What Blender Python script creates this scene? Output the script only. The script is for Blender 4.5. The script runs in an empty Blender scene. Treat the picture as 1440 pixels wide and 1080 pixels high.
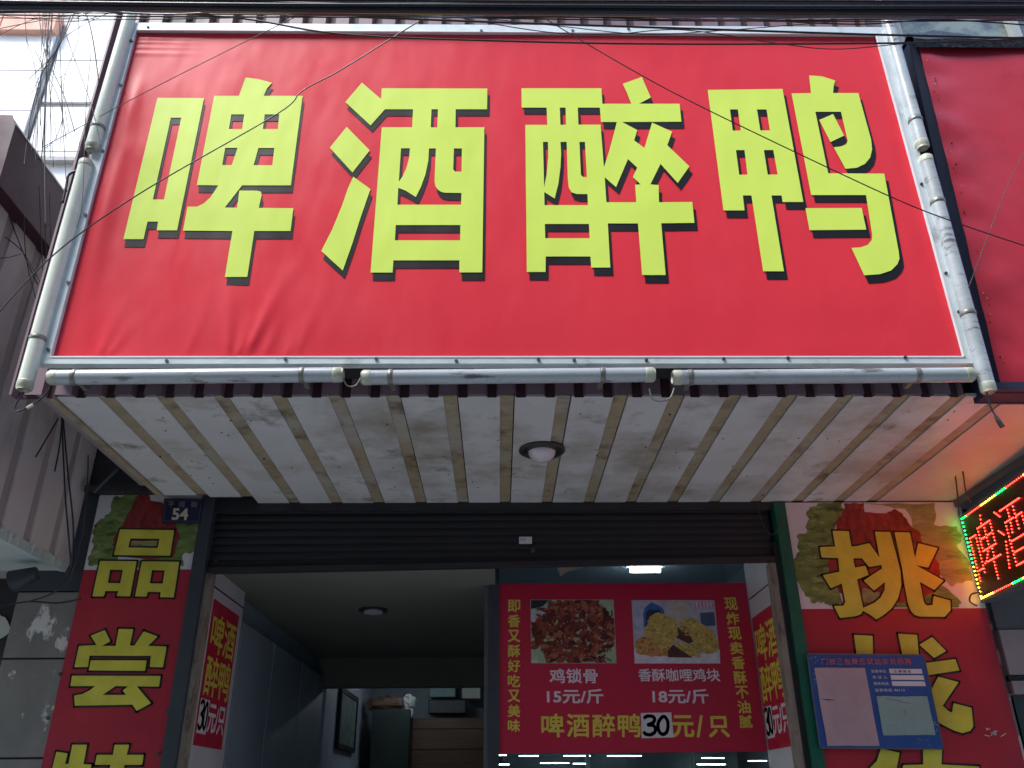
import bpy, math, random
from mathutils import Vector, Matrix
from mathutils.geometry import tessellate_polygon
R = random.Random(7)
S = bpy.context.scene
COL = S.collection

# ------------------------------------------------------------------ camera, sky, sun, exposure
F = 1191.5                                  # focal length in photo pixels (photo 1440 x 1080)
zc = Vector((-20, 2440, -F)).normalized()
yc = Vector((-18, -582, -F)).normalized()
yc = (yc - zc * yc.dot(zc)).normalized()
xc = yc.cross(zc)
CAM = Vector((0, 0, 1.6))
Rm = Matrix((xc, yc, zc))
cd = bpy.data.cameras.new('camera'); cam = bpy.data.objects.new('camera', cd); COL.objects.link(cam)
cd.sensor_width = 36; cd.lens = 36 * F / 1440; cd.clip_start = 0.05; cd.clip_end = 500
cam.matrix_world = Matrix.Translation(CAM) @ Rm.to_4x4()
S.camera = cam
SUN_EL, SUN_AZ = 56, 228
w = bpy.data.worlds.new('World'); S.world = w; w.use_nodes = True
nt = w.node_tree; nt.nodes.clear()
sky = nt.nodes.new('ShaderNodeTexSky'); sky.sky_type = 'NISHITA'; sky.sun_disc = False
sky.sun_elevation = math.radians(SUN_EL); sky.sun_rotation = math.radians(SUN_AZ)
sky.air_density = 1.0; sky.dust_density = 1.2; sky.ozone_density = 1.0
bg = nt.nodes.new('ShaderNodeBackground'); bg.inputs[1].default_value = 0.15
wo = nt.nodes.new('ShaderNodeOutputWorld')
nt.links.new(sky.outputs[0], bg.inputs[0]); nt.links.new(bg.outputs[0], wo.inputs[0])
sd = bpy.data.lights.new('sun', 'SUN'); sd.energy = 1.5; sd.angle = math.radians(22); sd.color = (1, .98, .96)
so = bpy.data.objects.new('sun', sd); COL.objects.link(so)
e, a = math.radians(SUN_EL), math.radians(SUN_AZ)
sdir = Vector((math.sin(a) * math.cos(e), math.cos(a) * math.cos(e), math.sin(e)))
so.rotation_euler = sdir.to_track_quat('Z', 'Y').to_euler(); so.location = (0, 0, 20)
vs = S.view_settings
S.display_settings.display_device = 'sRGB'
vs.view_transform = 'Standard'; vs.look = 'None'; vs.gamma = 1; vs.use_curve_mapping = False
vs.exposure = 1.6

# ------------------------------------------------------------------ pixel -> world helpers (authoring only)
def ray(x, y):
    d = Vector((x - 720, -(y - 540), -F)); return Vector((xc.dot(d), yc.dot(d), zc.dot(d)))
def PY(x, y, v): d = ray(x, y); return CAM + d * (v / d.y)
def PX(x, y, v): d = ray(x, y); return CAM + d * (v / d.x)
def PZ(x, y, v): d = ray(x, y); return CAM + d * ((v - CAM.z) / d.z)

class Plane:
    """u to the right as seen from the street, v up, n towards the viewer"""
    def __init__(s, o, u, n):
        s.o = Vector(o); s.u = Vector(u).normalized(); s.n = Vector(n).normalized(); s.v = Vector((0, 0, 1))
    def px(s, x, y):
        d = ray(x, y); t = (s.o - CAM).dot(s.n) / d.dot(s.n); p = CAM + d * t - s.o
        return (p.dot(s.u), p.dot(s.v))
    def to(s, uv, off=0): return s.o + s.u * uv[0] + s.v * uv[1] + s.n * off

# ------------------------------------------------------------------ materials
MATS = {}
def mat(name, col, rough=.6, var=.12, vs=5, bump=0, bs=60, bdist=.002, stain=None, metal=0, stretch=(1, 1, 1), spec=.5, emit=None, attr=False, coat=0, wear=None):
    m = bpy.data.materials.new(name); m.use_nodes = True; t = m.node_tree; N = t.nodes; L = t.links
    b = N['Principled BSDF']; b.inputs['Roughness'].default_value = rough; b.inputs['Metallic'].default_value = metal
    b.inputs['Specular IOR Level'].default_value = spec; b.inputs['Coat Weight'].default_value = coat
    if emit:
        b.inputs['Emission Color'].default_value = (*col, 1); b.inputs['Emission Strength'].default_value = emit
    g = N.new('ShaderNodeNewGeometry'); mp = N.new('ShaderNodeMapping'); mp.inputs['Scale'].default_value = stretch
    L.new(g.outputs['Position'], mp.inputs[0])
    def noise(sc, det=6, ro=.6):
        n = N.new('ShaderNodeTexNoise'); n.inputs['Scale'].default_value = sc; n.inputs['Detail'].default_value = det
        n.inputs['Roughness'].default_value = ro; L.new(mp.outputs[0], n.inputs['Vector']); return n
    def ramp(src, a, b_, ca=(0, 0, 0, 1), cb=(1, 1, 1, 1)):
        r = N.new('ShaderNodeValToRGB'); r.color_ramp.elements[0].position = a; r.color_ramp.elements[1].position = b_
        r.color_ramp.elements[0].color = ca; r.color_ramp.elements[1].color = cb; L.new(src, r.inputs[0]); return r
    if attr:
        at = N.new('ShaderNodeAttribute'); at.attribute_name = 'Col'; base = at.outputs['Color']
    else:
        rg = N.new('ShaderNodeRGB'); rg.outputs[0].default_value = (*col, 1); base = rg.outputs[0]
    if var:
        r = ramp(noise(vs).outputs[0], .3, .7, (1 - var,) * 3 + (1,), (1 + var,) * 3 + (1,))
        mx = N.new('ShaderNodeMix'); mx.data_type = 'RGBA'; mx.blend_type = 'MULTIPLY'; mx.inputs[0].default_value = 1
        L.new(base, mx.inputs[6]); L.new(r.outputs[0], mx.inputs[7]); base = mx.outputs[2]
    for st in ([stain] if stain and not isinstance(stain, list) else stain or []):
        sc_, ssc, lo, hi, amt = st
        r = ramp(noise(ssc, 8, .65).outputs[0], lo, hi, (0, 0, 0, 1), (amt, amt, amt, 1))
        mx = N.new('ShaderNodeMix'); mx.data_type = 'RGBA'
        L.new(r.outputs[0], mx.inputs[0]); L.new(base, mx.inputs[6]); mx.inputs[7].default_value = (*sc_, 1); base = mx.outputs[2]
    L.new(base, b.inputs['Base Color'])
    if rough and var:
        r = ramp(noise(vs * 2.3).outputs[0], .25, .75, (max(.03, rough - .1),) * 3 + (1,), (min(1, rough + .1),) * 3 + (1,))
        L.new(r.outputs[0], b.inputs['Roughness'])
    if bump:
        bp = N.new('ShaderNodeBump'); bp.inputs['Strength'].default_value = bump; bp.inputs['Distance'].default_value = bdist
        L.new(noise(bs, 3).outputs[0], bp.inputs['Height']); L.new(bp.outputs[0], b.inputs['Normal'])
    MATS[name] = m; return m

FB = dict(bump=.55, bs=1.6, bdist=.02, stretch=(1.6, 1, .7))
mat('banner_red', (.74, .042, .062), .34, .03, 1.5, spec=.20, coat=0, **FB)
mat('banner_yellow', (.66, .84, .13), .42, .03, 1.5, spec=.2, **FB)
mat('banner_black', (.012, .014, .017), .42, .05, 1.5, spec=.2, **FB)
mat('aluminium', (.66, .74, .76), .36, .10, 9, bump=.4, bs=9, bdist=.003, metal=.12, stain=((.18, .18, .17), 7, .60, .72, .5))
mat('aluminium_edge', (.8, .82, .82), .4, .1, 8)
mat('screw_metal', (.08, .08, .08), .5, .1, 20, metal=.6)
mat('cladding', (.20, .13, .16), .45, .18, 3, stain=((.07, .06, .07), 5, .55, .75, .6), stretch=(1, 1, .4))
mat('cladding_valley_shade', (.055, .022, .03), .55, .2, 6)
mat('tube_plastic', (.70, .74, .62), .25, .05, 6, spec=.5, coat=.3, stain=((.60, .58, .40), 5, .62, .80, .5))
mat('tube_plastic_dirty', (.42, .47, .49), .25, .12, 6, spec=.6, coat=.4, stain=[((.05, .05, .05), 16, .57, .66, .8), ((.2, .19, .15), 4, .5, .8, .5)], stretch=(.35, 1, 1.6))
mat('tube_cap', (.50, .52, .42), .4, .15, 12, stain=((.25, .22, .10), 18, .5, .7, .8))
mat('tube_clamp', (.22, .22, .19), .4, .15, 12, metal=.4)
PS = [((.24, .19, .12), 1.9, .45, .68, .80), ((.10, .085, .06), 6, .57, .72, .75), ((.03, .03, .03), 38, .70, .75, .8)]
mat('soffit_white', (.60, .62, .61), .42, .08, 3, stain=PS)
mat('soffit_tan', (.36, .30, .19), .6, .22, 7, stain=[((.42, .41, .38), 2.5, .50, .66, .7), ((.09, .065, .035), 7, .50, .70, .9)])
mat('soffit_neighbour', (.50, .46, .42), .5, .1, 2.5, stain=((.3, .25, .18), 3, .5, .8, .5))
mat('black_gap', (.012, .012, .014), .8, 0)
mat('rusty_black', (.020, .020, .023), .5, .25, 9, stain=((.10, .055, .03), 6, .64, .74, .7), stretch=(.4, 1, 2))
mat('shutter_black', (.010, .010, .013), .6, .25, 5, stain=[((.12, .07, .035), 5, .66, .70, .55), ((.18, .15, .12), 30, .72, .76, .6)], stretch=(.25, 1, 2.5))
mat('green_paint', (.008, .10, .058), .38, .2, 8, stain=((.01, .02, .02), 9, .55, .7, .6))
mat('dark_paint', (.035, .045, .055), .5, .2, 6)
mat('white_jamb', (.50, .48, .50), .5, .08, 4)
mat('worn_wood', (.26, .22, .18), .75, .25, 12, bump=.4, bs=60, stain=((.08, .05, .03), 18, .5, .65, .8), stretch=(1, 1, .35))
mat('stone', (.20, .195, .175), .8, .16, 6, bump=.5, bs=30, bdist=.004, stain=((.62, .62, .58), 7, .575, .61, .95), stretch=(1, 1, .6))
mat('pilaster_red', (.37, .016, .032), .42, .10, 3, stain=((.52, .02, .03), 3, .58, .8, .7))
mat('pilaster_yellow', (.58, .53, .05), .42, .16, 9, stain=((.68, .62, .10), 6, .5, .7, .6))
mat('print_black', (.012, .010, .010), .45, 0)
mat('print_white', (.62, .60, .62), .45, .06, 5)
mat('print_attr', (1, 1, 1), .5, .18, 30, attr=True)
mat('lettuce', (.13, .20, .045), .5, .35, 16, stain=[((.33, .38, .14), 20, .52, .68, .75), ((.02, .05, .012), 13, .55, .66, .85)], stretch=(.8, 1, 2.2))
mat('lettuce_pale', (.25, .25, .09), .5, .3, 16, stain=[((.42, .38, .20), 18, .52, .7, .75), ((.06, .09, .02), 13, .58, .7, .8)], stretch=(.6, 1, 2.4))
mat('duck', (.24, .022, .018), .4, .35, 14, stain=[((.42, .10, .05), 22, .57, .66, .7), ((.05, .006, .008), 11, .55, .68, .8)], stretch=(2, 1, 1))
mat('poster_red', (.46, .012, .045), .40, .06, 2)
mat('poster_yellow', (.66, .52, .07), .45, .06, 8)
mat('poster_white', (.70, .60, .66), .45, .05, 8)
mat('board_blue', (.02, .075, .28), .4, .12, 6)
mat('paper_pink', (.42, .30, .33), .7, .08, 10, stain=((.35, .22, .22), 14, .60, .7, .5))
mat('paper_green', (.24, .36, .34), .7, .08, 10, stain=((.2, .26, .25), 14, .60, .7, .5))
mat('plate_blue', (.008, .014, .052), .35, .15, 9)
mat('plate_digits', (.62, .6, .42), .4, .1, 12)
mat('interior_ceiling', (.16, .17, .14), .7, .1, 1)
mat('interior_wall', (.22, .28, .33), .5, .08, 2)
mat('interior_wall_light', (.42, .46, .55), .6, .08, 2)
mat('wood_brown', (.12, .07, .045), .55, .25, 6, stretch=(.4, 1, 3))
mat('crate_green', (.02, .035, .03), .6, .2, 7)
mat('plastic_bag', (.55, .55, .55), .3, .15, 10)
mat('picture_print', (.20, .25, .24), .35, .4, 9, stain=((.05, .07, .08), 11, .5, .6, .8))
mat('left_box_panel', (.68, .62, .61), .55, .08, 3, stain=[((.20, .16, .15), 4, .5, .75, .6), ((.09, .05, .04), 22, .70, .74, .8)], stretch=(1, 1, .5))
mat('left_box_seam', (.42, .37, .36), .6, .1, 4)
mat('maroon_beam', (.065, .022, .038), .35, .3, 3)
mat('underside_pale', (.42, .50, .48), .7, .1, 4, bump=.5, bs=12, bdist=.01)
mat('torn_paper', (.52, .54, .48), .8, .1, 8)
mat('white_tile', (.88, .87, .84), .45, .03, 2)
mat('tile_joint', (.50, .48, .45), .8, .1, 5)
mat('terracotta', (.80, .42, .30), .7, .15, 4)
mat('cable_black', (.012, .015, .022), .38, .2, 20)
mat('cable_blue', (.07, .09, .13), .3, .2, 20)
mat('cable_thin', (.05, .045, .045), .5, .1, 20)
mat('neighbour_red', (.50, .030, .05), .34, .12, 1.5, bump=.4, bs=2, bdist=.02, coat=.1, stain=[((.17, .010, .02), 1.4, .50, .75, .7)])
mat('navy_frame', (.012, .02, .05), .65, .2, 6)
mat('tarp_black', (.018, .02, .026), .4, .2, 8, bump=.8, bs=14, bdist=.02)
mat('upper_wall', (.22, .24, .23), .8, .15, 4)
mat('window_glass', (.09, .12, .12), .08, .3, 2, spec=.8, stain=((.28, .34, .28), 3.5, .5, .6, .7))
mat('window_frame', (.42, .45, .45), .5, .1, 6)
mat('neighbour_grey', (.10, .105, .115), .6, .15, 5)
mat('neighbour_pink', (.34, .26, .28), .6, .10, 4, stain=((.22, .16, .17), 9, .55, .75, .5))
mat('neighbour_teal', (.035, .06, .065), .4, .15, 5)
mat('lamp_ring', (.06, .055, .05), .45, .2, 12, metal=.5)
mat('lamp_dome', (.62, .56, .60), .16, .06, 8, coat=.5)
mat('led_face', (.006, .005, .006), .35, .1, 9)
mat('led_red', (1, .020, .012), .4, 0, emit=14)
mat('led_green', (.004, .9, .06), .4, 0, emit=14)
mat('led_yellow', (1, .55, .03), .4, 0, emit=14)
mat('tube_and_streak_glow', (.80, .92, 1), .4, 0, emit=9)
mat('asphalt', (.055, .055, .058), .85, .2, 3, bump=.4, bs=60)
mat('paving', (.26, .265, .27), .8, .12, 3, bump=.3, bs=40)
mat('kerb', (.30, .30, .29), .8, .1, 6)
mat('plaster_far', (.16, .165, .17), .8, .12, 1)
mat('glass_far', (.05, .07, .08), .15, .2, 2)
mat('facade_upper', (.26, .24, .25), .8, .12, 2)

def glass(name, col, rough=.02, tr=1):
    m = bpy.data.materials.new(name); m.use_nodes = True; b = m.node_tree.nodes['Principled BSDF']
    b.inputs['Base Color'].default_value = (*col, 1); b.inputs['Roughness'].default_value = rough
    b.inputs['Transmission Weight'].default_value = tr; b.inputs['IOR'].default_value = 1.45
    MATS[name] = m
glass('shop_glass', (.72, .86, .88))

# ------------------------------------------------------------------ mesh builder
LOC = {}
class MB:
    def __init__(s): s.v = []; s.f = []; s.m = []; s.c = []; s.mats = []
    def _m(s, name):
        if name not in s.mats: s.mats.append(name)
        return s.mats.index(name)
    def poly(s, pts, m, c=(1, 1, 1)):
        i = len(s.v); s.v += [Vector(p) for p in pts]; s.f.append(tuple(range(i, i + len(pts)))); s.m.append(s._m(m)); s.c.append(c); return s
    def tris(s, pts, tr, m, c=(1, 1, 1)):
        i = len(s.v); s.v += [Vector(p) for p in pts]; k = s._m(m)
        for t in tr: s.f.append(tuple(i + q for q in t)); s.m.append(k); s.c.append(c)
        return s
    def box(s, a, b, m, skip=()):
        x0, y0, z0 = a; x1, y1, z1 = b
        P = [(x0, y0, z0), (x1, y0, z0), (x1, y1, z0), (x0, y1, z0), (x0, y0, z1), (x1, y0, z1), (x1, y1, z1), (x0, y1, z1)]
        i = len(s.v); s.v += [Vector(p) for p in P]; k = s._m(m)
        for n, q in (('b', (0, 3, 2, 1)), ('t', (4, 5, 6, 7)), ('f', (0, 1, 5, 4)), ('r', (1, 2, 6, 5)), ('k', (2, 3, 7, 6)), ('l', (3, 0, 4, 7))):
            if n in skip: continue
            s.f.append(tuple(i + j for j in q)); s.m.append(k); s.c.append((1, 1, 1))
        return s
    def prism(s, loop, off, m):
        """loop of 3D points extruded by the vector off, both caps"""
        off = Vector(off); n = len(loop); A = [Vector(p) for p in loop]; i = len(s.v)
        tr = tessellate_polygon([A]); s.v += A + [p + off for p in A]; k = s._m(m)
        for t in tr:
            s.f.append(tuple(i + q for q in t)); s.m.append(k); s.c.append((1,) * 3)
            s.f.append(tuple(i + n + q for q in reversed(t))); s.m.append(k); s.c.append((1,) * 3)
        for q in range(n):
            r = (q + 1) % n; s.f.append((i + q, i + r, i + n + r, i + n + q)); s.m.append(k); s.c.append((1,) * 3)
        return s
    def tube(s, pts, r, m, seg=6, caps=True):
        P = [Vector(p) for p in pts]; k = s._m(m); rings = []; up = Vector((.13, .27, .95))
        rr = r if isinstance(r, (list, tuple)) else [r] * len(P)
        for j, p in enumerate(P):
            t = (P[min(j + 1, len(P) - 1)] - P[max(j - 1, 0)]).normalized()
            a_ = t.cross(up)
            if a_.length < .05: a_ = t.cross(Vector((1, 0, 0)))
            a_.normalize(); b_ = t.cross(a_); i = len(s.v); rings.append(i)
            for q in range(seg):
                an = 2 * math.pi * q / seg; s.v.append(p + (a_ * math.cos(an) + b_ * math.sin(an)) * rr[j])
        for j in range(len(P) - 1):
            for q in range(seg):
                q2 = (q + 1) % seg; s.f.append((rings[j] + q, rings[j] + q2, rings[j + 1] + q2, rings[j + 1] + q)); s.m.append(k); s.c.append((1,) * 3)
        if caps:
            for g_ in (rings[0], rings[-1]): s.f.append(tuple(g_ + q for q in range(seg))); s.m.append(k); s.c.append((1,) * 3)
        return s
    def build(s, name, parent=None, smooth=False, bevel=0, kind=None, label=None):
        me = bpy.data.meshes.new(name); base = LOC.get(parent.name, Vector()) if parent else Vector()
        me.from_pydata([tuple(p - base) for p in s.v], [], s.f)
        for n in s.mats: me.materials.append(MATS[n])
        for p, k in zip(me.polygons, s.m): p.material_index = k; p.use_smooth = smooth
        if 'print_attr' in s.mats:
            ca = me.color_attributes.new('Col', 'FLOAT_COLOR', 'CORNER')
            for p, c in zip(me.polygons, s.c):
                for li in p.loop_indices: ca.data[li].color = (*c, 1)
        me.update()
        o = bpy.data.objects.new(name, me); COL.objects.link(o)
        if parent: o.parent = parent; LOC[o.name] = base
        if bevel:
            b = o.modifiers.new('bevel', 'BEVEL'); b.width = bevel; b.segments = 2; b.limit_method = 'ANGLE'
        if kind: o['kind'] = kind
        if label: o['label'] = label
        return o
def tag(o, label, cat, group=None):
    o['label'] = label; o['category'] = cat
    if group: o['group'] = group
    return o
def thing(name, label, cat, loc, group=None):
    o = bpy.data.objects.new(name, None); o.empty_display_size = .05; COL.objects.link(o); o.location = loc
    LOC[o.name] = Vector(loc); return tag(o, label, cat, group)
def struct(mb, name, **k): return mb.build(name, kind='structure', **k)
def dupe(o, parent, dloc=(0, 0, 0)):
    c = o.copy(); COL.objects.link(c); c.parent = parent; c.location = Vector(o.location) + Vector(dloc); return c

# ---- printing on planes
def loops_px(pl, loops): return [[pl.px(*p) for p in l] for l in loops]
def fill(mb, pl, loops, off, m, c=(1, 1, 1), d=(0, 0)):
    L3 = [[Vector((u + d[0], v + d[1], 0)) for u, v in l] for l in loops]
    flat = [p for l in L3 for p in l]
    mb.tris([pl.to((p.x, p.y), off) for p in flat], tessellate_polygon(L3), m, c)
def stroke(mb, pl, loops, wd, off, m, closed=True):
    for l in loops:
        n = len(l)
        for i in range(n if closed else n - 1):
            a_, b_ = Vector(l[i]), Vector(l[(i + 1) % n]); t = b_ - a_
            if t.length < 1e-5: continue
            t.normalize(); nn = Vector((-t.y, t.x)) * wd; t = t * wd * .8
            mb.poly([pl.to(p, off) for p in (a_ - t - nn, b_ + t - nn, b_ + t + nn, a_ - t + nn)], m)
_tx = {}
def glyphs(body, bold):
    k = (body, bold)
    if k not in _tx:
        c = bpy.data.curves.new('t', 'FONT'); c.body = body; c.offset = bold; c.resolution_u = 3
        o = bpy.data.objects.new('t', c); COL.objects.link(o)
        me = bpy.data.meshes.new_from_object(o.evaluated_get(bpy.context.evaluated_depsgraph_get()))
        V = [(v.co.x, v.co.y) for v in me.vertices]; Fc = [tuple(p.vertices) for p in me.polygons]
        bpy.data.objects.remove(o); bpy.data.meshes.remove(me); bpy.data.curves.remove(c)
        x0, x1 = min(v[0] for v in V), max(v[0] for v in V); y0, y1 = min(v[1] for v in V), max(v[1] for v in V)
        _tx[k] = ([((x - x0) / (x1 - x0), (y - y0) / (y1 - y0)) for x, y in V], Fc)
    return _tx[k]
def text(mb, pl, body, q, off, m, bold=.02):
    """q: uv corners TL, TR, BR, BL"""
    V, Fc = glyphs(body, 0); tl, tr, br, bl = [Vector(p) for p in q]
    ex = bold * .85; H = (tl - bl).length
    for si, (dx, dy) in enumerate(((0, 0),) if ex < .002 else ((-1, -1), (1, -1), (1, 1), (-1, 1), (0, 0))):
        pts = []
        for x, y in V:
            t = tl.lerp(tr, x); b_ = bl.lerp(br, x); p = b_.lerp(t, y) + Vector((dx, dy)) * ex * H; pts.append(pl.to(p, off + si * .00012))
        mb.tris(pts, Fc, m)
def qpx(pl, *c): return [pl.px(*p) for p in c]
def ragged(pl, pts, amp, n=7, seed=1):
    r = random.Random(seed); out = []; P = [Vector(pl.px(*p)) for p in pts]
    for i in range(len(P)):
        a_, b_ = P[i], P[(i + 1) % len(P)]; t = (b_ - a_)
        nn = Vector((-t.y, t.x)).normalized() if t.length > 1e-6 else Vector((0, 0))
        for k in range(n): out.append(tuple(a_ + t * (k / n) + nn * r.uniform(-amp, amp) * (1 if k else .3)))
    return out
def rect(a, b): return [(a[0], a[1]), (b[0], a[1]), (b[0], b[1]), (a[0], b[1])]

# ================================================================== GROUND AND STREET
struct(MB().box((-60, -60, -.3), (60, -.9, -.12), 'asphalt'), 'road')
struct(MB().box((-60, -.75, -.3), (60, 30, 0), 'paving'), 'pavement')
struct(MB().box((-60, -.9, -.3), (60, -.75, .004), 'kerb'), 'kerb')

ob = thing('street_building', 'plain plastered building across the street, behind the viewer', 'building', (0, -5.2, 0))
MB().box((-14, -8.5, -.1), (16, -5.2, 13.4), 'plaster_far').build('wall', ob)
wp = None
for i in range(9):
    for zz in (1.2, 4.4, 7.4, 10.2):
        x = -13.2 + i * 3.2
        if wp is None:
            wp = MB().box((0, -5.24, 0), (1.7, -5.16, 1.5), 'glass_far').box((-.06, -5.2, -.06), (1.76, -5.12, 0), 'window_frame').build('window', ob)
            wp.location = (x, 0, zz)
        else:
            c = dupe(wp, ob); c.location = (x, 0, zz)

# ================================================================== SHOP BUILDING (walls, soffit, cladding)
ZS, YF, YW = 2.90, 2.735, 4.0
shop = thing('shop_building', 'shop building with maroon ribbed cladding and a white boarded soffit above its doorway', 'building', (0, YW, 0))
mb = MB()                                                        # upper wall and party walls
mb.box((-1.62, 4.05, 2.93), (2.35, 4.3, 7.2), 'facade_upper')
mb.box((-2.0, 4.03, 0), (-1.45, 4.3, 2.93), 'stone'); mb.box((1.40, 4.03, 0), (2.32, 4.3, 2.97), 'stone')
mb.build('wall', shop)
# ribbed cladding: one extruded trapezoid profile
mb = MB(); x0 = PY(47, 553, YF).x - .03; per = .1048; n = int((1.80 - x0) / per) + 1; prof = [(-1.735, YF + .0)]
x = x0 - per
while x < 1.64:
    prof += [(x, YF), (x + .058, YF), (x + .066, YF + .028), (x + .098, YF + .028), (x + per, YF)]; x += per
prof = [(max(-1.735, a_), b_) for a_, b_ in prof if a_ > -1.80]
for (xa, ya), (xb, yb) in zip(prof, prof[1:]):
    if abs(xa - xb) < 1e-5 and abs(ya - yb) < 1e-5: continue
    k = 'cladding_valley_shade' if (ya > YF + .02 and yb > YF + .02) else 'cladding'  # valley faces get a darker copy: recess shade put into the colour
    mb.poly([(xa, ya, ZS - .005), (xb, yb, ZS - .005), (xb, yb, 6.4), (xa, ya, 6.4)], k)
mb.poly([(-1.735, YF, ZS), (-1.735, YF + .05, ZS), (-1.735, 3.0, ZS + .1), (-1.735, 3.0, 6.4), (-1.735, YF, 6.4)], 'cladding')
mb.build('ribbed_cladding', shop)
MB().box((-1.60, 2.80, ZS + .02), (1.86, 3.86, ZS + .06), 'black_gap').build('soffit_backing', shop)
MB().box((-1.735, 2.86, ZS + .07), (1.86, 4.04, 6.3), 'facade_upper').build('canopy_core', shop)
# soffit panels, each a board with a recessed stained strip
PW = .2053; seam0 = PZ(153, 552, ZS).x
def soffit_panel(xa, wd, ye=3.985):
    m_ = MB(); g = .0022
    m_.box((xa + g, 2.765, ZS), (xa + wd - .052, ye, ZS + .012), 'soffit_white')
    m_.box((xa + wd - .052, 2.765, ZS + .004), (xa + wd - g, ye, ZS + .012), 'soffit_tan')
    return m_
soffit_panel(seam0, PW, 3.89).build('soffit_panel', shop)
src = soffit_panel(0, PW).build('soffit_panel', shop)
src.location = (seam0 + PW, 0, 0)
k = 2
while seam0 + k * PW < 1.84:
    if seam0 + (k + 1) * PW > 1.87: break
    c = dupe(src, shop); c.location = (seam0 + k * PW, 0, 0); k += 1
xe = seam0 + k * PW
soffit_panel(seam0 - .205, .205, 3.86).build('soffit_panel', shop)
if xe < 1.85: soffit_panel(xe, 1.862 - xe).build('soffit_panel', shop)
MB().box((-1.612, 2.765, ZS - .01), (-1.586, 3.86, ZS + .03), 'soffit_tan').build('soffit_trim', shop)
mb = MB()
for i in range(46):
    px_, py_ = R.uniform(-1.5, 1.8), R.uniform(2.85, 3.95)
    mb.tube([(px_, py_, ZS - .0015), (px_, py_, ZS + .003)], .004, 'screw_metal', 6)
mb.build('rivets', shop, kind='stuff')
# dark head piece above door (between soffit and shutter)
mb = MB()
a_, b_ = PY(300, 703, 3.97), PY(1100, 709, 3.97)
mb.box((-1.44, 3.985, 2.86), (1.42, 4.06, 2.93), 'rusty_black'); mb.build('head_beam', shop)

# ---- roller shutter: stack of slats
sh = thing('roller_shutter', 'dark rusty roller shutter rolled up under the soffit over the doorway', 'shutter', (0, 4.0, 2.6))
zt, sl = 2.888, None
for i in range(8):
    z1 = zt - i * .0345; tl_ = .0035 * i
    m_ = MB(); N_ = 5
    P = []
    for q in range(N_ + 1):
        t = q / N_; P.append((4.0 + .012 - .0035 * math.sin(math.pi * t), -t * .0342))
    for (ya, za), (yb, zb) in zip(P, P[1:]):
        m_.poly([(-1.425, ya, z1 + za - tl_), (1.32, ya, z1 + za), (1.32, yb, z1 + zb), (-1.425, yb, z1 + zb - tl_)], 'shutter_black')
    m_.build('slat', sh, smooth=True)
MB().prism([(-1.425, 3.985, 2.585), (1.32, 3.985, 2.628), (1.32, 3.985, 2.604), (-1.425, 3.985, 2.557)], (0, .03, 0), 'rusty_black').build('bottom_bar', sh)
MB().box((-1.43, 4.05, 2.64), (1.35, 4.10, 2.93), 'black_gap').build('shutter_box', sh)
plW = Plane((0, 4.0, 0), (1, 0, 0), (0, -1, 0))
pls = Plane((0, 3.984, 0), (1, 0, 0), (0, -1, 0))
mb = MB(); q = qpx(pls, (730, 755), (748, 755), (748, 765), (730, 765)); fill(mb, pls, [q], .002, 'print_white')
for dx in (0, .01, .02): stroke(mb, pls, [[(q[0][0] + .008 + dx, q[0][1] - .006), (q[0][0] + .008 + dx, q[0][1] - .02)]], .0012, .003, 'print_black', False)
tag(mb.build('sticker'), 'small white sticker on the dark shutter above the doorway', 'sticker')
mb = MB(); p = PY(749, 775, 3.984); mb.tube([(p.x, 3.984, p.z), (p.x, 3.965, p.z)], .011, 'screw_metal', 12); mb.build('lock', sh)

# ---- door frame / jambs
df = thing('door_frame', 'worn door frame, green steel post on the right and black post on the left', 'door frame', (0, 4.0, 0))
MB().box((-1.44, 3.96, 0), (-1.378, 4.06, 2.93), 'dark_paint').build('black_post', df)
MB().box((-1.378, 3.99, 0), (-1.353, 4.06, 2.575), 'worn_wood').build('left_post', df)
MB().box((1.345, 3.965, 0), (1.40, 4.06, 2.89), 'green_paint').build('green_post', df)
MB().box((1.32, 3.985, 0), (1.345, 4.06, 2.70), 'black_gap').build('shutter_track', df)
MB().box((1.292, 3.99, 0), (1.32, 4.06, 2.60), 'worn_wood').build('right_post', df)
MB().box((-1.393, 4.06, 0), (-1.363, 4.60, 2.74), 'white_jamb').build('left_jamb', df)
MB().box((1.303, 4.06, 0), (1.333, 4.46, 2.86), 'white_jamb').build('right_jamb', df)
mb = MB()
for X_, s_, y1 in ((-1.3625, 1, 4.6), (1.3025, -1, 4.44)):
    mb.box((X_ - .0015, 4.07, 2.515), (X_ + .0015, y1, 2.522), 'print_black')
mb.build('jamb_seam', df)

# ---- interior
it = thing('shop_interior', 'dim shop interior seen through the open doorway', 'room', (0, 6, 0))
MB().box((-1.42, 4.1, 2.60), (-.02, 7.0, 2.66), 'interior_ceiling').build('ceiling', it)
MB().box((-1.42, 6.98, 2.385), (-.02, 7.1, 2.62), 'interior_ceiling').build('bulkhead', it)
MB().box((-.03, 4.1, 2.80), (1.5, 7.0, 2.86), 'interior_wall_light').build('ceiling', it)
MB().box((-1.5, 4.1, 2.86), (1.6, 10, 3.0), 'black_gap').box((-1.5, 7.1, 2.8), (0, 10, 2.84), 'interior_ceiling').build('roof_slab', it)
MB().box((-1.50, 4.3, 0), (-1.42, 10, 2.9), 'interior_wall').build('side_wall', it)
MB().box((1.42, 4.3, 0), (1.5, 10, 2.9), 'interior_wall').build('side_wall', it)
MB().box((-1.45, 7.1, 0), (-1.363, 9.8, 2.8), 'interior_wall_light').build('lit_wall', it)  # left wall carried on; lamplight put into its paler colour
MB().box((-1.5, 9.8, 0), (1.6, 9.9, 2.9), 'interior_wall').build('back_wall', it)
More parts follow.
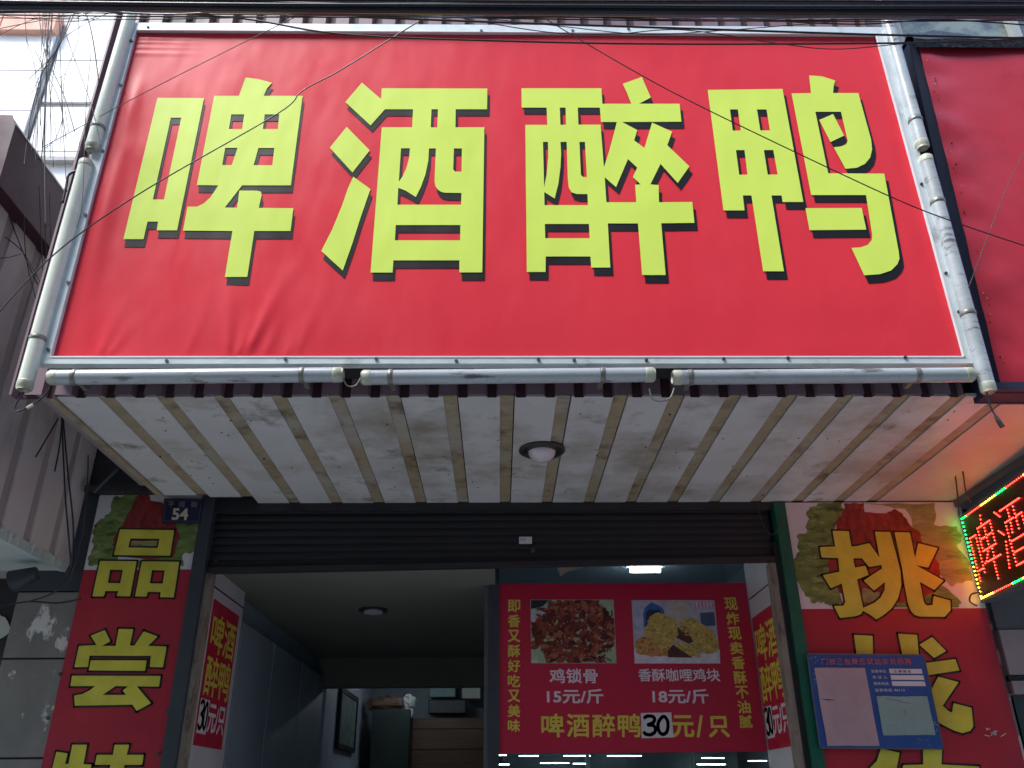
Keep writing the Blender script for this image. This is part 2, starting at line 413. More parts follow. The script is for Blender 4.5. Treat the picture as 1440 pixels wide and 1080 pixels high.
MB().box((-.035, 4.44, 0), (.0, 9.8, 2.9), 'interior_wall').build('partition', it)
MB().box((-1.5, 4.3, .002), (1.5, 9.8, .03), 'paving').build('floor', it)
for i, ya in enumerate((4.63, 5.35, 6.17)):                      # partition doors along the left wall
    m_ = MB().box((-1.40, ya, .03), (-1.363, ya + (.70 if i == 0 else .80), 2.455), 'interior_wall')
    m_.build('partition_panel', it, bevel=.003)
for (px_, py_) in ((525, 858), (612, 945)):
    c_ = PZ(px_, py_, 2.595); d_ = thing('downlight', 'unlit recessed downlight in dim interior ceiling, ' + ('nearer the door' if px_ == 525 else 'further from the door'), 'downlight', c_, 'downlights in the dim ceiling')
    m_ = MB(); ring = [(math.cos(t * math.pi / 8), math.sin(t * math.pi / 8)) for t in range(16)]
    m_.prism([(c_.x + .085 * x_, c_.y + .085 * y_, 2.588) for x_, y_ in ring], (0, 0, .012), 'lamp_ring').build('trim_ring', d_)
    MB().prism([(c_.x + .055 * x_, c_.y + .055 * y_, 2.578) for x_, y_ in ring], (0, 0, .010), 'interior_wall_light').build('lens', d_)
# fluorescent fittings
p = PZ(907, 799, 2.77)
fl = thing('fluorescent_lamp', 'lit fluorescent lamp on the ceiling behind the shop window', 'lamp', p)
MB().tube([(p.x - .085, p.y, 2.76), (p.x + .085, p.y, 2.76)], .016, 'tube_and_streak_glow', 8).build('tube', fl)
MB().box((p.x - .11, p.y - .02, 2.776), (p.x + .11, p.y + .02, 2.80), 'white_jamb').build('housing', fl)
fl2 = thing('fluorescent_lamp', 'lit fluorescent lamp in the back room above the framed picture', 'lamp', (-.8, 8.4, 2.78))
MB().tube([(-1.0, 8.3, 2.72), (-.5, 8.3, 2.72)], .016, 'tube_and_streak_glow', 8).build('tube', fl2)
MB().box((-1.05, 8.27, 2.745), (-.45, 8.33, 2.798), 'white_jamb').build('housing', fl2)
# framed picture on lit wall
XL = -1.36; a_, b_ = PX(478, 975, XL), PX(497, 1066, XL)
y0_, y1_ = 7.66, 8.5; z1_, z0_ = 2.42, 2.02
pf = thing('framed_picture', 'black framed picture hanging on the lit back-room wall', 'picture', (-1.35, 8.1, 2.2))
MB().box((XL, y0_, z0_), (XL + .02, y1_, z1_), 'picture_print').build('print', pf)
m_ = MB()
for q in (((y0_ - .04, z0_ - .04), (y0_, z1_ + .04)), ((y1_, z0_ - .04), (y1_ + .04, z1_ + .04)), ((y0_, z1_), (y1_, z1_ + .04)), ((y0_, z0_ - .04), (y1_, z0_))):
    m_.box((XL, q[0][0], q[0][1]), (XL + .03, q[1][0], q[1][1]), 'black_gap')
m_.build('frame', pf)
# back counter / shelf with clutter
sf = thing('wooden_cabinet', 'brown wooden back cabinet at the end of the shop', 'cabinet', (-.6, 9.3, 0))
yb = 9.2; bot = PY(600, 1010, yb).z
MB().box((-1.15, yb, 0), (-.05, 9.78, bot), 'wood_brown').build('body', sf)
for i in range(4):
    MB().box((-1.13, yb - .012, bot - .1 - .19 * i), (-.07, yb, bot - .19 * i - .02), 'wood_brown').build('drawer', sf, bevel=.003)
pa, pb = PY(528, 1000, 9.0), PY(577, 1060, 9.0)
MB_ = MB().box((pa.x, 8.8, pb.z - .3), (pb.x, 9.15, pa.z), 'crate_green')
tag(MB_.build('storage_crate', bevel=.01), 'dark green crate in front of the wooden back cabinet', 'crate')
bgm = MB(); c_ = PY(556, 990, 8.95); rr = random.Random(3)
for cx_, cz_, ax_, az_, mm_ in ((-.10, .0, .20, .075, 'wood_brown'), (.13, .02, .08, .07, 'plastic_bag'), (.14, -.09, .05, .06, 'plastic_bag')):
    n1, n2 = 12, 7; k_ = bgm._m(mm_); i0 = len(bgm.v)
    for q1 in range(n2 + 1):
        th = math.pi * q1 / n2
        for q2 in range(n1):
            ph = 2 * math.pi * q2 / n1; w_ = rr.uniform(.72, 1.2)
            bgm.v.append(Vector((c_.x + cx_ + ax_ * w_ * math.sin(th) * math.cos(ph), 8.95 + .08 * w_ * math.sin(th) * math.sin(ph), c_.z + cz_ + az_ * w_ * math.cos(th))))
    for q1 in range(n2):
        for q2 in range(n1):
            a0 = i0 + q1 * n1 + q2; a1 = i0 + q1 * n1 + (q2 + 1) % n1; bgm.f.append((a0, a1, a1 + n1, a0 + n1)); bgm.m.append(k_); bgm.c.append((1,) * 3)
tag(bgm.build('plastic_bag'), 'crumpled bundle with a pale plastic bag on top of the green crate', 'bag')
for (xa, ya, xb, yb_, m_, lb) in ((605, 966, 640, 980, 'paper_green', 'left of the two pale cartons on the dark back cabinet'), (650, 966, 675, 982, 'torn_paper', 'right of the two pale cartons on the dark back cabinet')):
    a_, b_ = PY(xa, ya, 9.4), PY(xb, yb_, 9.4)
    tag(MB().box((a_.x, 9.4, b_.z), (b_.x, 9.6, a_.z + .05), m_).build('carton', bevel=.004), lb, 'carton', 'cartons on the back cabinet')
a_, b_ = PY(603, 984, 9.35), PY(655, 1003, 9.35)
tag(MB().box((a_.x, 9.35, b_.z), (b_.x, 9.6, a_.z), 'dark_paint').build('dark_box', bevel=.01), 'dark box under the pale cartons at the back of the shop', 'box')

# ---- window with glass
YG = 4.46
wn = thing('shop_window', 'glass shop window to the right of the doorway behind the red menu poster', 'window', (.6, YG, 0))
MB().box((0.0, YG, 0), (1.30, YG + .006, 2.80), 'shop_glass').build('pane', wn)
MB().box((-.055, YG - .03, 0), (.0, YG + .03, 2.8), 'dark_paint').build('mullion', wn)
MB().box((-.075, YG - .015, 0), (-.0555, YG + .02, 2.8), 'neighbour_grey').build('mullion', wn)
MB().box((0, YG - .02, 1.55), (1.30, YG - .002, 1.58), 'window_frame').build('rail', wn)
MB().box((.42, YG + .03, 1.2), (.44, YG + .05, 1.79), 'window_frame').build('post', wn)
MB().box((.93, YG + .03, 1.2), (.95, YG + .05, 1.79), 'window_frame').build('post', wn)
plG = Plane((0, YG - .02, 0), (1, 0, 0), (0, -1, 0))
# added case below the poster; glowing strips stand in for reflected light streaks
dc = thing('display_case', 'added glass case with glowing strips in place of reflections below the red menu poster', 'display case', (.6, YG + .3, 1.2))
MB().box((.02, YG + .50, .9), (1.28, YG + .52, 1.95), 'neighbour_teal').build('back_panel', dc)
m0 = None
for (xa, xb, y_) in ((697, 712, 1062), (730, 757, 1063), (793, 830, 1063), (854, 902, 1063), (987, 1018, 1066), (1052, 1078, 1070), (697, 716, 1075), (760, 800, 1073), (806, 828, 1074), (980, 1020, 1075)):
    A, B = PY(xa, y_, YG + .25), PY(xb, y_, YG + .25)
    MB().tube([A, B], .0017, 'tube_and_streak_glow', 6).build('reflection_streak', dc)  # glowing tubes drawn in for reflections in the glass, not lamps
MB().box((.02, YG + .06, 1.1), (1.28, YG + .50, 1.12), 'neighbour_teal').build('shelf', dc)
mb = MB(); fill(mb, plG, [qpx(plG, (781, 795), (828, 794), (815, 801), (800, 804), (788, 811))], .012, 'worn_wood')
tag(mb.build('paper_scrap'), 'torn brown paper scrap stuck above the red menu poster', 'paper')

# ================================================================== MAIN SIGN
SY = 2.62
sign = thing('shop_sign', 'large red banner sign with four big yellow characters above the doorway', 'sign', (0, SY, 2.95))
plS = Plane((0, SY, 0), (1, 0, 0), (0, -1, 0))
U0, U1, V0, V1 = -1.545, 1.632, 2.975, 4.553
def bell(x, c, s_): return math.exp(-((x - c) / s_) ** 2)
FOLD = []
for px_, dx, h_, am in ((322, -.03, .22, .007), (334, .02, .13, .006), (345, .075, .26, .008), (372, .03, .16, .004), (402, .03, .12, .003), (415, .05, .2, .003), (140, .02, .16, .005), (150, .05, .12, .003), (260, .04, .2, .002)):
    FOLD.append((plS.px(px_, 500)[0], dx, h_, am))
def bdisp(u, v):
    d = 0
    for uc, dx, h_, am in FOLD:
        t = (v - V0) / h_
        if t < 1.6: d += am * bell(u - uc - dx * t, 0, .012 + .02 * t) * max(0, 1 - t / 1.6) * min(1, .2 + t * 3)
    tl_ = (V1 - v)
    for c_, dy, am in ((.03, .25, .004), (.055, .32, .003), (.085, .2, .002), (.12, .1, .002)):   # creases from top left corner
        uu = (u - U0); d += am * bell(tl_, c_ + dy * .06 * uu, .008) * max(0, 1 - uu / .32)
    # long soft fold near left edge
    uu = u - U0
    d += .010 * bell(uu, .075 + .02 * math.sin(v * 3), .035) * bell(v, 3.62, .30) + .007 * bell(uu, .055, .03) * bell(v, 4.15, .12)
    d += .004 * bell(u, .5, .6) * bell(v, V1, .10) + .003 * bell(u, 1.25, .35) * bell(v, V0 + .03, .06)
    edge = min(u - U0, U1 - u, v - V0, V1 - v)
    return d * min(1, max(0, edge / .012))
mb = MB()
us = [U0 + i * (U1 - U0) / 420 for i in range(421)]
us = [u for i, u in enumerate(us) if u < -.35 or i % 5 == 0]; vv = [V0 + (V1 - V0) * i / 150 for i in range(151)]
mb.v = [plS.to((u, v), bdisp(u, v)) for v in vv for u in us]; nu = len(us); k_ = mb._m('banner_red')
for j in range(len(vv) - 1):
    for i in range(nu - 1):
        mb.f.append((j * nu + i, j * nu + i + 1, (j + 1) * nu + i + 1, (j + 1) * nu + i)); mb.m.append(k_); mb.c.append((1, 1, 1))
mb.build('banner', sign, smooth=True)
def CH(x0, *loops): return [[(x0 + x / 5.142857, 100 + y / 5.142857) for x, y in l] for l in loops]
CHARS = [
 [CH(160, [(318,197),(655,199),(460,1155),(313,1155),(323,1092),(247,1092),(217,1219),(72,1219)], [(415,341),(490,341),(365,932),(285,932)]),
  CH(160, [(955,50),(1050,62),(1145,88),(1110,130),(1085,183),(1367,183),(1282,830),(930,830),(805,990),(893,993),(910,868),(1035,868),(1064,875),(1072,898),(1050,993),(1300,995),(1280,1160),(1018,1160),(967,1492),(805,1492),(860,1160),(503,1157),(535,984),(605,984),(650,962),(700,918),(735,865),(757,830),(603,828),(728,183),(907,183)],
     [(852,317),(945,317),(930,423),(834,423)], [(1093,317),(1198,317),(1188,423),(1080,423)], [(808,559),(897,559),(855,683),(786,683)], [(1048,560),(1162,560),(1148,684),(1013,684)])],
 [CH(440, [(355,87),(493,205),(499,128),(1262,130),(1260,280),(1033,280),(1031,410),(1240,410),(1225,1459),(1060,1459),(1060,1372),(583,1372),(577,1460),(418,1460),(499,410),(718,410),(725,280),(522,280),(418,397),(236,228)],
     [(858,280),(905,280),(900,411),(853,411)], [(638,562),(703,562),(695,640),(675,710),(650,765),(622,803)],
     [(840,563),(890,563),(880,800),(886,835),(905,862),(930,878),(960,884),(1075,885),(1072,970),(612,970),(618,848),(670,868),(745,914),(780,845),(815,750),(835,650)],
     [(1020,563),(1078,563),(1075,731),(1030,731),(1015,715)], [(600,1117),(1067,1117),(1065,1227),(594,1227)]),
  CH(440, [(245,407),(412,577),(287,737),(123,558)]),
  CH(440, [(293,767),(417,857),(340,1080),(290,1240),(217,1446),(62,1304),(140,1150),(210,980),(255,850)])],
 [CH(720, [(68,128),(646,128),(653,240),(862,240),(830,160),(800,96),(938,46),(1003,195),(918,240),(1211,240),(1224,370),(795,372),(905,430),(883,505),(957,560),(1012,376),(1157,442),(1122,540),(1282,693),(1198,813),(1073,675),(1000,823),(1060,828),(1062,952),(1303,950),(1318,1101),(1078,1104),(1110,1478),(940,1478),(910,1105),(692,1105),(710,1424),(572,1424),(567,1344),(244,1344),(242,1456),(107,1456),(96,393),(255,393),(250,268),(70,268)],
     [(475,268),(635,268),(643,372),(757,372),(735,460),(700,590),(664,700),(640,391),(480,391)], [(670,772),(752,842),(838,640),(905,702),(873,770),(930,823),(890,825),(898,952),(682,952)],
     [(345,268),(387,268),(390,392),(350,392)], [(224,516),(260,516),(262,620),(250,750),(232,845)],
     [(350,516),(395,516),(403,780),(410,845),(430,880),(470,893),(545,893),(549,973),(235,973),(233,878),(308,925),(335,820),(350,700),(355,600)],
     [(487,516),(527,516),(541,770),(515,770),(498,755)], [(237,1109),(556,1109),(561,1212),(240,1212)])],
 [CH(1000, [(-26,140),(515,133),(665,950),(515,950),(508,903),(435,903),(525,1451),(375,1451),(290,903),(228,903),(240,1011),(88,1011)],
     [(135,281),(192,281),(213,434),(155,434)], [(330,281),(399,281),(424,433),(355,433)], [(178,575),(240,575),(262,753),(202,753)], [(380,575),(448,575),(480,752),(408,752)]),
  CH(1000, [(707,35),(800,42),(896,72),(885,110),(880,162),(1063,163),(1155,500),(1162,570),(1148,630),(1110,675),(1050,703),(970,710),(885,555),(940,548),(975,532),(986,508),(937,298),(752,298),(845,743),(1250,745),(1355,1314),(1360,1360),(1345,1400),(1300,1445),(1220,1472),(1105,1480),(1013,1282),(1080,1278),(1130,1260),(1160,1225),(1162,1180),(1118,900),(722,900),(580,165),(720,163)]),
  CH(1000, [(780,357),(880,314),(960,470),(862,517)]),
  CH(1000, [(680,995),(1087,993),(1120,1150),(710,1154)])]]
for grp in CHARS:
    y_ = MB(); sh_ = MB()
    for loops in grp:
        L_ = loops_px(plS, loops)
        fill(sh_, plS, L_, .0016, 'banner_black', d=(.0095, -.0345)); fill(y_, plS, L_, .0032, 'banner_yellow')
    cy = y_.build('character', sign); sh_.build('drop_shadow', cy)
# metal frame
def bar(uv, name, m='aluminium', y0=.0, y1=.016, par=sign, bev=.002):
    m_ = MB(); A = [plS.to(p, y0 - .02) for p in uv]; m_.prism(A, (0, -(y1 - y0 + .02), 0), m); return m_.build(name, par, bevel=bev)
FW = .042; FB_ = .024
bar([(U0 - FW, V0 - FB_), (U1 + FW, V0 - FB_), (U1, V0), (U0, V0)], 'frame_rail')
bar([(U0 - FW, V1 + FW), (U0, V1), (U1, V1), (U1 + FW, V1 + FW)], 'frame_rail')
bar([(U0 - FW - .001, V0 - FB_), (U0 - .001, V0), (U0 - .001, V1), (U0 - FW - .001, V1 + FW)], 'frame_rail')
bar([(U1 + FW + .001, V0 - FB_), (U1 + FW + .001, V1 + FW), (U1 + .001, V1), (U1 + .001, V0)], 'frame_rail')
m_ = MB()
for a_, b_ in (((U0, V0 - .001), (U1, V0 + .004)), ((U1 - .005, V0), (U1 + .001, V1)), ((U0, V1 - .003), (U1, V1 + .001))):
    m_.box((a_[0], SY - .0185, a_[1]), (b_[0], SY - .012, b_[1]), 'aluminium_edge')
m_.build('frame_lip', sign)
for x_, y_ in ((237, 511), (403, 508), (530, 508), (642, 511), (757, 509), (807, 510), (908, 510), (1016, 508), (1106, 507), (1270, 506), (71, 495), (99, 401), (123, 306), (147, 216), (172, 124), (187, 62), (210, 42), (677, 48), (805, 48), (883, 45), (1293, 263), (1327, 388), (1345, 442)):
    p = plS.to(plS.px(x_, y_)); m_ = MB(); m_.tube([(p.x, SY - .015, p.z), (p.x, SY - .021, p.z)], .0062, 'screw_metal', 8); m_.build('screw', sign)
MB().box((U0 - .02, SY + .004, V0 - .02), (U1 + .02, YF - .004, V1 + .02), 'black_gap').build('sign_backing', sign)

# ================================================================== TUBE LAMPS
def lamp(A, B, label, mt, clamps, r=.026, group='tube lamps around the main sign', wire=True):
    A, B = Vector(A), Vector(B); D = (B - A).normalized(); t = thing('tube_lamp', label, 'tube lamp', A, group)
    MB().tube([A + D * .025, B - D * .025], r, mt, 18, caps=False).build('tube', t, smooth=True)
    for P_, s_ in ((A, 1), (B, -1)):
        MB().tube([P_, P_ + D * .008 * s_, P_ + D * .03 * s_, P_ + D * .034 * s_], [r * .80, r * 1.025, r * 1.025, r * 1.0], 'tube_cap', 18).build('end_cap', t, smooth=True)
    for c_ in clamps:
        P_ = A.lerp(B, c_); MB().tube([P_ - D * .009, P_ - D * .006, P_ + D * .006, P_ + D * .009], [r * 1.02, r * 1.1, r * 1.1, r * 1.02], 'tube_clamp', 18).build('clamp', t, smooth=True)
        sd_ = Vector((0, 1, 0)); MB().box(tuple(P_ + Vector((-.008, .02, -.008))), tuple(P_ + Vector((.008, .09, .008))), 'tube_clamp').build('bracket', t)
    return t
TY = 2.595
hz = [(68, 483, [.09, .86], 'leftmost horizontal tube lamp below the red sign'), (508, 921, [.10, .82], 'middle horizontal tube lamp below the red sign'), (945, 1369, [.06, .81], 'rightmost horizontal tube lamp below the red sign')]
for xa, xb, cl, lb in hz:
    lamp(PY(xa, 531, TY), PY(xb, 527, TY), lb, 'tube_plastic_dirty', cl)
def vt(x1, y1, x2, y2, lb, m_, cl):
    a_, b_ = PY(x1, y1, TY), PY(x2, y2, TY); xm = (a_.x + b_.x) / 2; lamp((a_.x, TY, a_.z), (b_.x, TY, b_.z), lb, m_, cl)
zT = 5.35
b_ = PY(128, 212, TY); a2 = PY(181, 40, TY); lamp((a2.x + .0, TY, zT), (b_.x, TY, b_.z), 'upper tube lamp on the left edge of the red sign', 'tube_plastic', [.92])
vt(122, 226, 33, 549, 'lower tube lamp on the left edge of the red sign', 'tube_plastic', [.56 + .24])
b_ = PY(1298, 209, TY); a2 = PY(1252, 40, TY); lamp((a2.x, TY, zT), (b_.x, TY, b_.z), 'upper tube lamp on the right edge of the red sign', 'tube_plastic_dirty', [.90])
vt(1301, 220, 1391, 552, 'lower tube lamp on the right edge of the red sign', 'tube_plastic_dirty', [.22, .70])

# ================================================================== WIRES
def spline(P, n=8):
    P = [Vector(p) for p in P]; out = []
    for i in range(len(P) - 1):
        p0, p1, p2, p3 = P[max(i - 1, 0)], P[i], P[i + 1], P[min(i + 2, len(P) - 1)]
        for k in range(n):
            t = k / n; out.append(.5 * ((2 * p1) + (p2 - p0) * t + (2 * p0 - 5 * p1 + 4 * p2 - p3) * t * t + (3 * p1 - p0 - 3 * p2 + p3) * t ** 3))
    return out + [P[-1]]
def wire(pts, r, label, m='cable_black', cat='cable', name='cable', group=None, Y=2.3, cap=None):
    P = [PY(p[0], p[1], p[2] if len(p) > 2 else Y) for p in pts]; m_ = MB(); m_.tube(spline(P), r, m, 6)
    return tag(m_.build(name, smooth=True), label, cat, group)
GB = 'black cables bundled across the top'
LB = 'black cable in the thick bundle running across the top of the view'
bund = [(-60, 2, 700, 8, 1500, 10, 7), (-60, 8, 500, 14, 1500, 19, 12), (-60, 10, 700, 17, 1500, 22, 12), (-60, 5, 640, 10, 1500, 14, 10), (-60, 0, 760, 2, 1500, 4, 6),
        (-60, 14, 700, 5, 1500, 6, 5), (-60, 18, 420, 8, 1500, 1, 6), (-60, -4, 700, 12, 1500, 12, 6), (-60, 6, 900, 20, 1500, 25, 8), (-60, -2, 300, 3, 1500, 8, 5), (-60, 9, 560, 20, 1500, 17, 5), (-60, -8, 700, -3, 1500, -2, 8), (-60, 3, 480, 15, 1500, 9, 3), (-60, 15, 820, 13, 1500, 24, 3), (-60, -3, 960, 6, 1500, 12, 3), (-60, 12, 600, 3, 1500, 16, 2.5)]
for i, (xa, ya, xm, ym, xb, yb_, r_) in enumerate(bund):
    y_ = 1.86 + .012 * i
    if i in (3, 5, 8): lb = None
    wire([(xa, ya, y_), ((xa + xm) / 2, (ya + ym) / 2 + R.uniform(-2, 2), y_), (xm, ym, y_), ((xm + xb) / 2, (ym + yb_) / 2 + R.uniform(-2, 2), y_), (xb, yb_, y_)], r_ * .00088, LB, 'cable_blue' if i in (2, 5, 9, 12, 14) else 'cable_black', group=GB)
wire([(-60, 16), (100, 14), (240, 20), (420, 12), (620, 24), (820, 18), (1010, 28), (1250, 22), (1500, 32)], .0030, 'slack cable weaving just under the thick bundle', 'cable_blue', Y=2.0)
for ya_, ym_, yb_, r_ in ((20, 24, 18, 3), (16, 22, 30, 2.4), (24, 16, 22, 2.0), (12, 26, 27, 2.6)):
    wire([(-60, ya_), (200, ya_ + 3), (450, (ya_ + ym_) / 2 + 2), (720, ym_), (1000, (ym_ + yb_) / 2 + 3), (1250, yb_), (1500, yb_ - 2)], r_ * .001, 'slack thinner cable drooping along the lower edge of the thick bundle', 'cable_black', group='slack cables under the thick bundle', Y=1.98 + r_ * .02)
wire([(900, 10), (1050, 26), (1200, 34), (1330, 28), (1500, 40)], .0026, 'thin cable sagging below the bundle towards the upper right corner', Y=2.05)
wire([(-60, 4), (150, 16), (400, 20), (480, 23), (720, 32), (960, 40), (1240, 49), (1500, 55)], .0042, 'thick single cable sagging below the bundle across the ribbed cladding', Y=2.1)
wire([(-40, 10), (300, 22), (480, 48), (720, 58), (960, 62), (1300, 60), (1500, 52)], .0038, 'black cable running along the top edge of the red banner', Y=2.2)
wire([(620, 20), (760, 44), (860, 48), (960, 42), (1100, 62), (1180, 69), (1290, 60), (1480, 50)], .002, 'thin cable looping over the top rail of the red sign', Y=2.25)
wire([(500, 10), (640, 22), (780, 36), (900, 48), (1000, 44), (1180, 30)], .0018, 'thin drooping wire in front of the ribbed cladding', Y=2.25)
wire([(60, 207, 2.9), (200, 132, 2.4), (330, 66, 2.3), (423, 20, 2.2), (450, 5, 2.1)], .0016, 'thin wire slanting over the top left corner of the red banner', 'cable_thin')
wire([(-20, 460, 2.4), (77, 357, 2.4), (200, 270, 2.35), (390, 160, 2.3), (425, 128, 2.3), (480, 98, 2.3), (560, 48, 2.25), (612, 16, 2.2)], .0024, 'long black wire slanting across the leftmost big character')
wire([(753, 18), (860, 82), (960, 137), (1110, 210), (1260, 280), (1350, 315), (1460, 352)], .0022, 'long black wire slanting across the two right characters', Y=2.25)
wire([(1450, 195), (1420, 255), (1390, 330), (1362, 405)], .0013, 'hair thin wire crossing the dark red banner on the right', 'cable_thin', Y=2.3)
TG = 'tangled thin wires in front of the white building'
tang = [([(54, 0), (56, 31), (65, 78), (89, 132), (105, 185)], 2), ([(66, 6), (61, 78), (53, 150), (44, 215)], 1.5), ([(70, 0), (67, 60), (64, 130), (63, 220), (64, 320)], 2.5), ([(75, 10), (69, 78), (64, 150), (58, 225)], 2),
        ([(83, 24), (85, 83), (87, 150), (94, 270)], 1.5), ([(105, 18), (83, 65), (62, 97), (46, 150), (38, 200)], 2.2), ([(114, 8), (125, 31), (133, 70), (139, 118)], 3), ([(89, 37), (103, 78), (129, 150), (142, 208)], 1.6),
        ([(128, 75), (121, 150), (116, 280), (108, 320)], 1.5), ([(-20, 44), (50, 30), (105, 20), (200, 5)], 2), ([(41, 111), (72, 80), (94, 50), (147, 21), (194, 8)], 1.5), ([(50, 72), (62, 97), (83, 140), (93, 195)], 1.8),
        ([(62, 97), (70, 88), (84, 62), (100, 20)], 2.6), ([(62, 210), (78, 195), (88, 165), (87, 140)], 1.3), ([(80, 22), (100, 27), (115, 22), (128, 8)], 1.2), ([(60, 0), (66, 90), (62, 160), (60, 240)], 1.2), ([(90, 0), (84, 60), (88, 150), (84, 210)], 1.1), ([(34, 230), (40, 190), (56, 120), (66, 60), (72, 0)], 1.3)]
rt = random.Random(21)
for i in range(12):
    x0_ = rt.uniform(20, 110); k0 = rt.uniform(-25, 25); tang.append(([(x0_, rt.uniform(0, 12)), (x0_ + k0 * .3, 50 + rt.uniform(-10, 20)), (x0_ * .6 + 24 + k0 * .5, 110 + rt.uniform(-15, 15)), (x0_ * .7 + 20 + k0, rt.uniform(170, 240))], rt.uniform(.9, 1.6)))
tang += [([(-20, 60), (30, 34), (70, 22), (110, 24), (150, 6)], 1.6), ([(-10, 20), (60, 28), (110, 30), (160, 18), (210, 22)], 1.8), ([(20, -5), (50, 24), (86, 22), (96, 4)], 1.4), ([(62, 97), (55, 110), (44, 132)], 1.2), ([(62, 97), (78, 110), (92, 104)], 1.1)]
for P_, r_ in tang: wire(P_, r_ * .00085, 'thin wire in the tangle before the white tiled building', 'cable_thin', 'wire', 'wire', TG, Y=2.45 + R.uniform(-.05, .05))
G2 = 'wires hanging beside the left neighbour panels'
for lb, (P_, r_) in zip(('long dark wire slanting down right below the maroon beam', 'dark wire dropping steeply below the maroon beam, just right of the slanting one', 'dark wire arching in from the left edge below the maroon beam', 'leftmost of three straight thin wires crossing the maroon beam', 'middle one of three straight thin wires crossing the maroon beam', 'rightmost of three straight thin wires crossing the maroon beam', 'short level wire with a joint at the left edge of the view', 'small wire loop under the maroon beam at the left edge'), (([(11, 300), (33, 356), (53, 400)], 2.6), ([(33, 270), (36, 356), (50, 419)], 2.2), ([(-10, 322), (30, 352), (58, 400)], 2), ([(55, 262), (57, 310), (60, 380)], 1.6), ([(62, 268), (63, 310), (66, 370)], 1.6), ([(70, 272), (70, 300), (72, 346)], 1.5), ([(-5, 363), (12, 362), (30, 357)], 1.5), ([(0, 258), (14, 270), (28, 262)], 1.5))):
    wire(P_, r_ * .001, lb, 'cable_black', 'wire', 'wire', G2, Y=2.9)
G3 = 'drooping wires left of the doorway'
for lb, (P_, r_) in zip(('short cut wire leaning left below the canopy corner', 'short cut wire hanging nearly straight below the canopy corner', 'left of two long wires running down the pinkish panels', 'right of two long wires running down the pinkish panels', 'wire hugging the dark corner left of the duck picture', 'short loose wire end at the lower tip of the pinkish panels', 'pale loose wire curling left from the tip of the pinkish panels'), (([(82, 588), (66, 616), (50, 643)], 3), ([(87, 590), (84, 625), (77, 663)], 3), ([(86, 575), (90, 660), (92, 700), (100, 795)], 3.5), ([(88, 580), (95, 660), (103, 740), (101, 798)], 3.5), ([(124, 640), (123, 680), (118, 740), (104, 800)], 2.6), ([(100, 797), (92, 812), (84, 818)], 3), ([(103, 800), (97, 818), (70, 836), (40, 846)], 3))):
    wire(P_, r_ * .001, lb, 'cable_black', 'wire', 'wire', G3, Y=3.2)
wire([(33, 551), (22, 570), (24, 578), (36, 574), (52, 565), (66, 552), (70, 545)], .003, 'looped wire below the left vertical tube lamp', cat='wire', name='wire', Y=TY)
tag(MB().tube([PY(38, 574, TY), PY(47, 569, TY)], .006, 'tube_cap', 8).build('wire_connector'), 'pale wire connector on the loop at the left sign corner', 'connector')
wire([(913, 546), (917, 560), (928, 564), (942, 560), (948, 546)], .003, 'hooked wire joining the middle and rightmost horizontal tube lamps', 'tube_clamp', cat='wire', name='wire', Y=TY)
wire([(481, 527), (488, 542), (500, 542), (508, 530)], .0025, 'short wire joining the leftmost and middle horizontal tube lamps', 'tube_clamp', cat='wire', name='wire', Y=TY)
wire([(1388, 552, TY), (1392, 570, TY), (1400, 585, TY)], .003, 'short cut wire below the right vertical tube lamp', cat='wire', name='wire')
tag(MB().tube([PY(1400, 585, TY), PY(1404, 592, TY), PY(1410, 601, TY)], [.005, .008, .009], 'lamp_ring', 8).build('wire_connector'), 'black plug on the cut wire at the right sign corner', 'connector')
for P_, lb in (([(1336, 633, 3.45), (1343, 665, 3.6), (1347, 700, 3.8), (1349, 726, 3.9)], 'left of two wires hanging from the soffit to the LED sign'), ([(1338, 632, 3.45), (1353, 660, 3.55), (1358, 690, 3.7), (1365, 706, 3.8)], 'right of two wires hanging from the soffit to the LED sign')):
    wire(P_, .0035, lb, cat='wire', name='wire', group='wires feeding the LED sign')
wire([(1066, 709), (1072, 735), (1085, 752), (1096, 740), (1099, 715)], .002, 'thin wire loop beside the green door post', 'cable_thin', cat='wire', name='wire', Y=3.95)
wire([(108, 240), (97, 246), (93, 262), (88, 285)], .005, 'thick cable curving from the left tube lamp to the maroon beam', Y=2.68)

# ================================================================== SOFFIT LAMP
c_ = PZ(762, 632, ZS); t = thing('ceiling_lamp', 'unlit round soffit lamp with dark ring and white dome', 'lamp', c_)
def disc(c, r, z0, z1, m_, n=28):
    mm = MB(); mm.prism([(c.x + r * math.cos(2 * math.pi * i / n), c.y + r * math.sin(2 * math.pi * i / n), z0) for i in range(n)], (0, 0, z1 - z0), m_); return mm
def lathe(c, prof, m_, n=32):
    mm = MB(); k_ = mm._m(m_)
    for r_, z_ in prof:
        for i in range(n): mm.v.append(Vector((c.x + r_ * math.cos(2 * math.pi * i / n), c.y + r_ * math.sin(2 * math.pi * i / n), z_)))
    for j in range(len(prof) - 1):
        for i in range(n):
            i2 = (i + 1) % n; mm.f.append((j * n + i, j * n + i2, (j + 1) * n + i2, (j + 1) * n + i)); mm.m.append(k_); mm.c.append((1,) * 3)
    return mm
lathe(c_, [(.094, ZS), (.096, ZS - .008), (.088, ZS - .014), (.078, ZS - .012), (.074, ZS - .004), (.066, ZS - .004), (.066, ZS - .012), (.060, ZS - .014), (.056, ZS - .004)], 'lamp_ring').build('ring', t, smooth=True)
lathe(c_, [(.058 * math.cos(a_ * math.pi / 16), ZS - .006 - .050 * math.sin(a_ * math.pi / 16)) for a_ in range(8)] + [(.002, ZS - .056)], 'lamp_dome').build('dome', t, smooth=True)

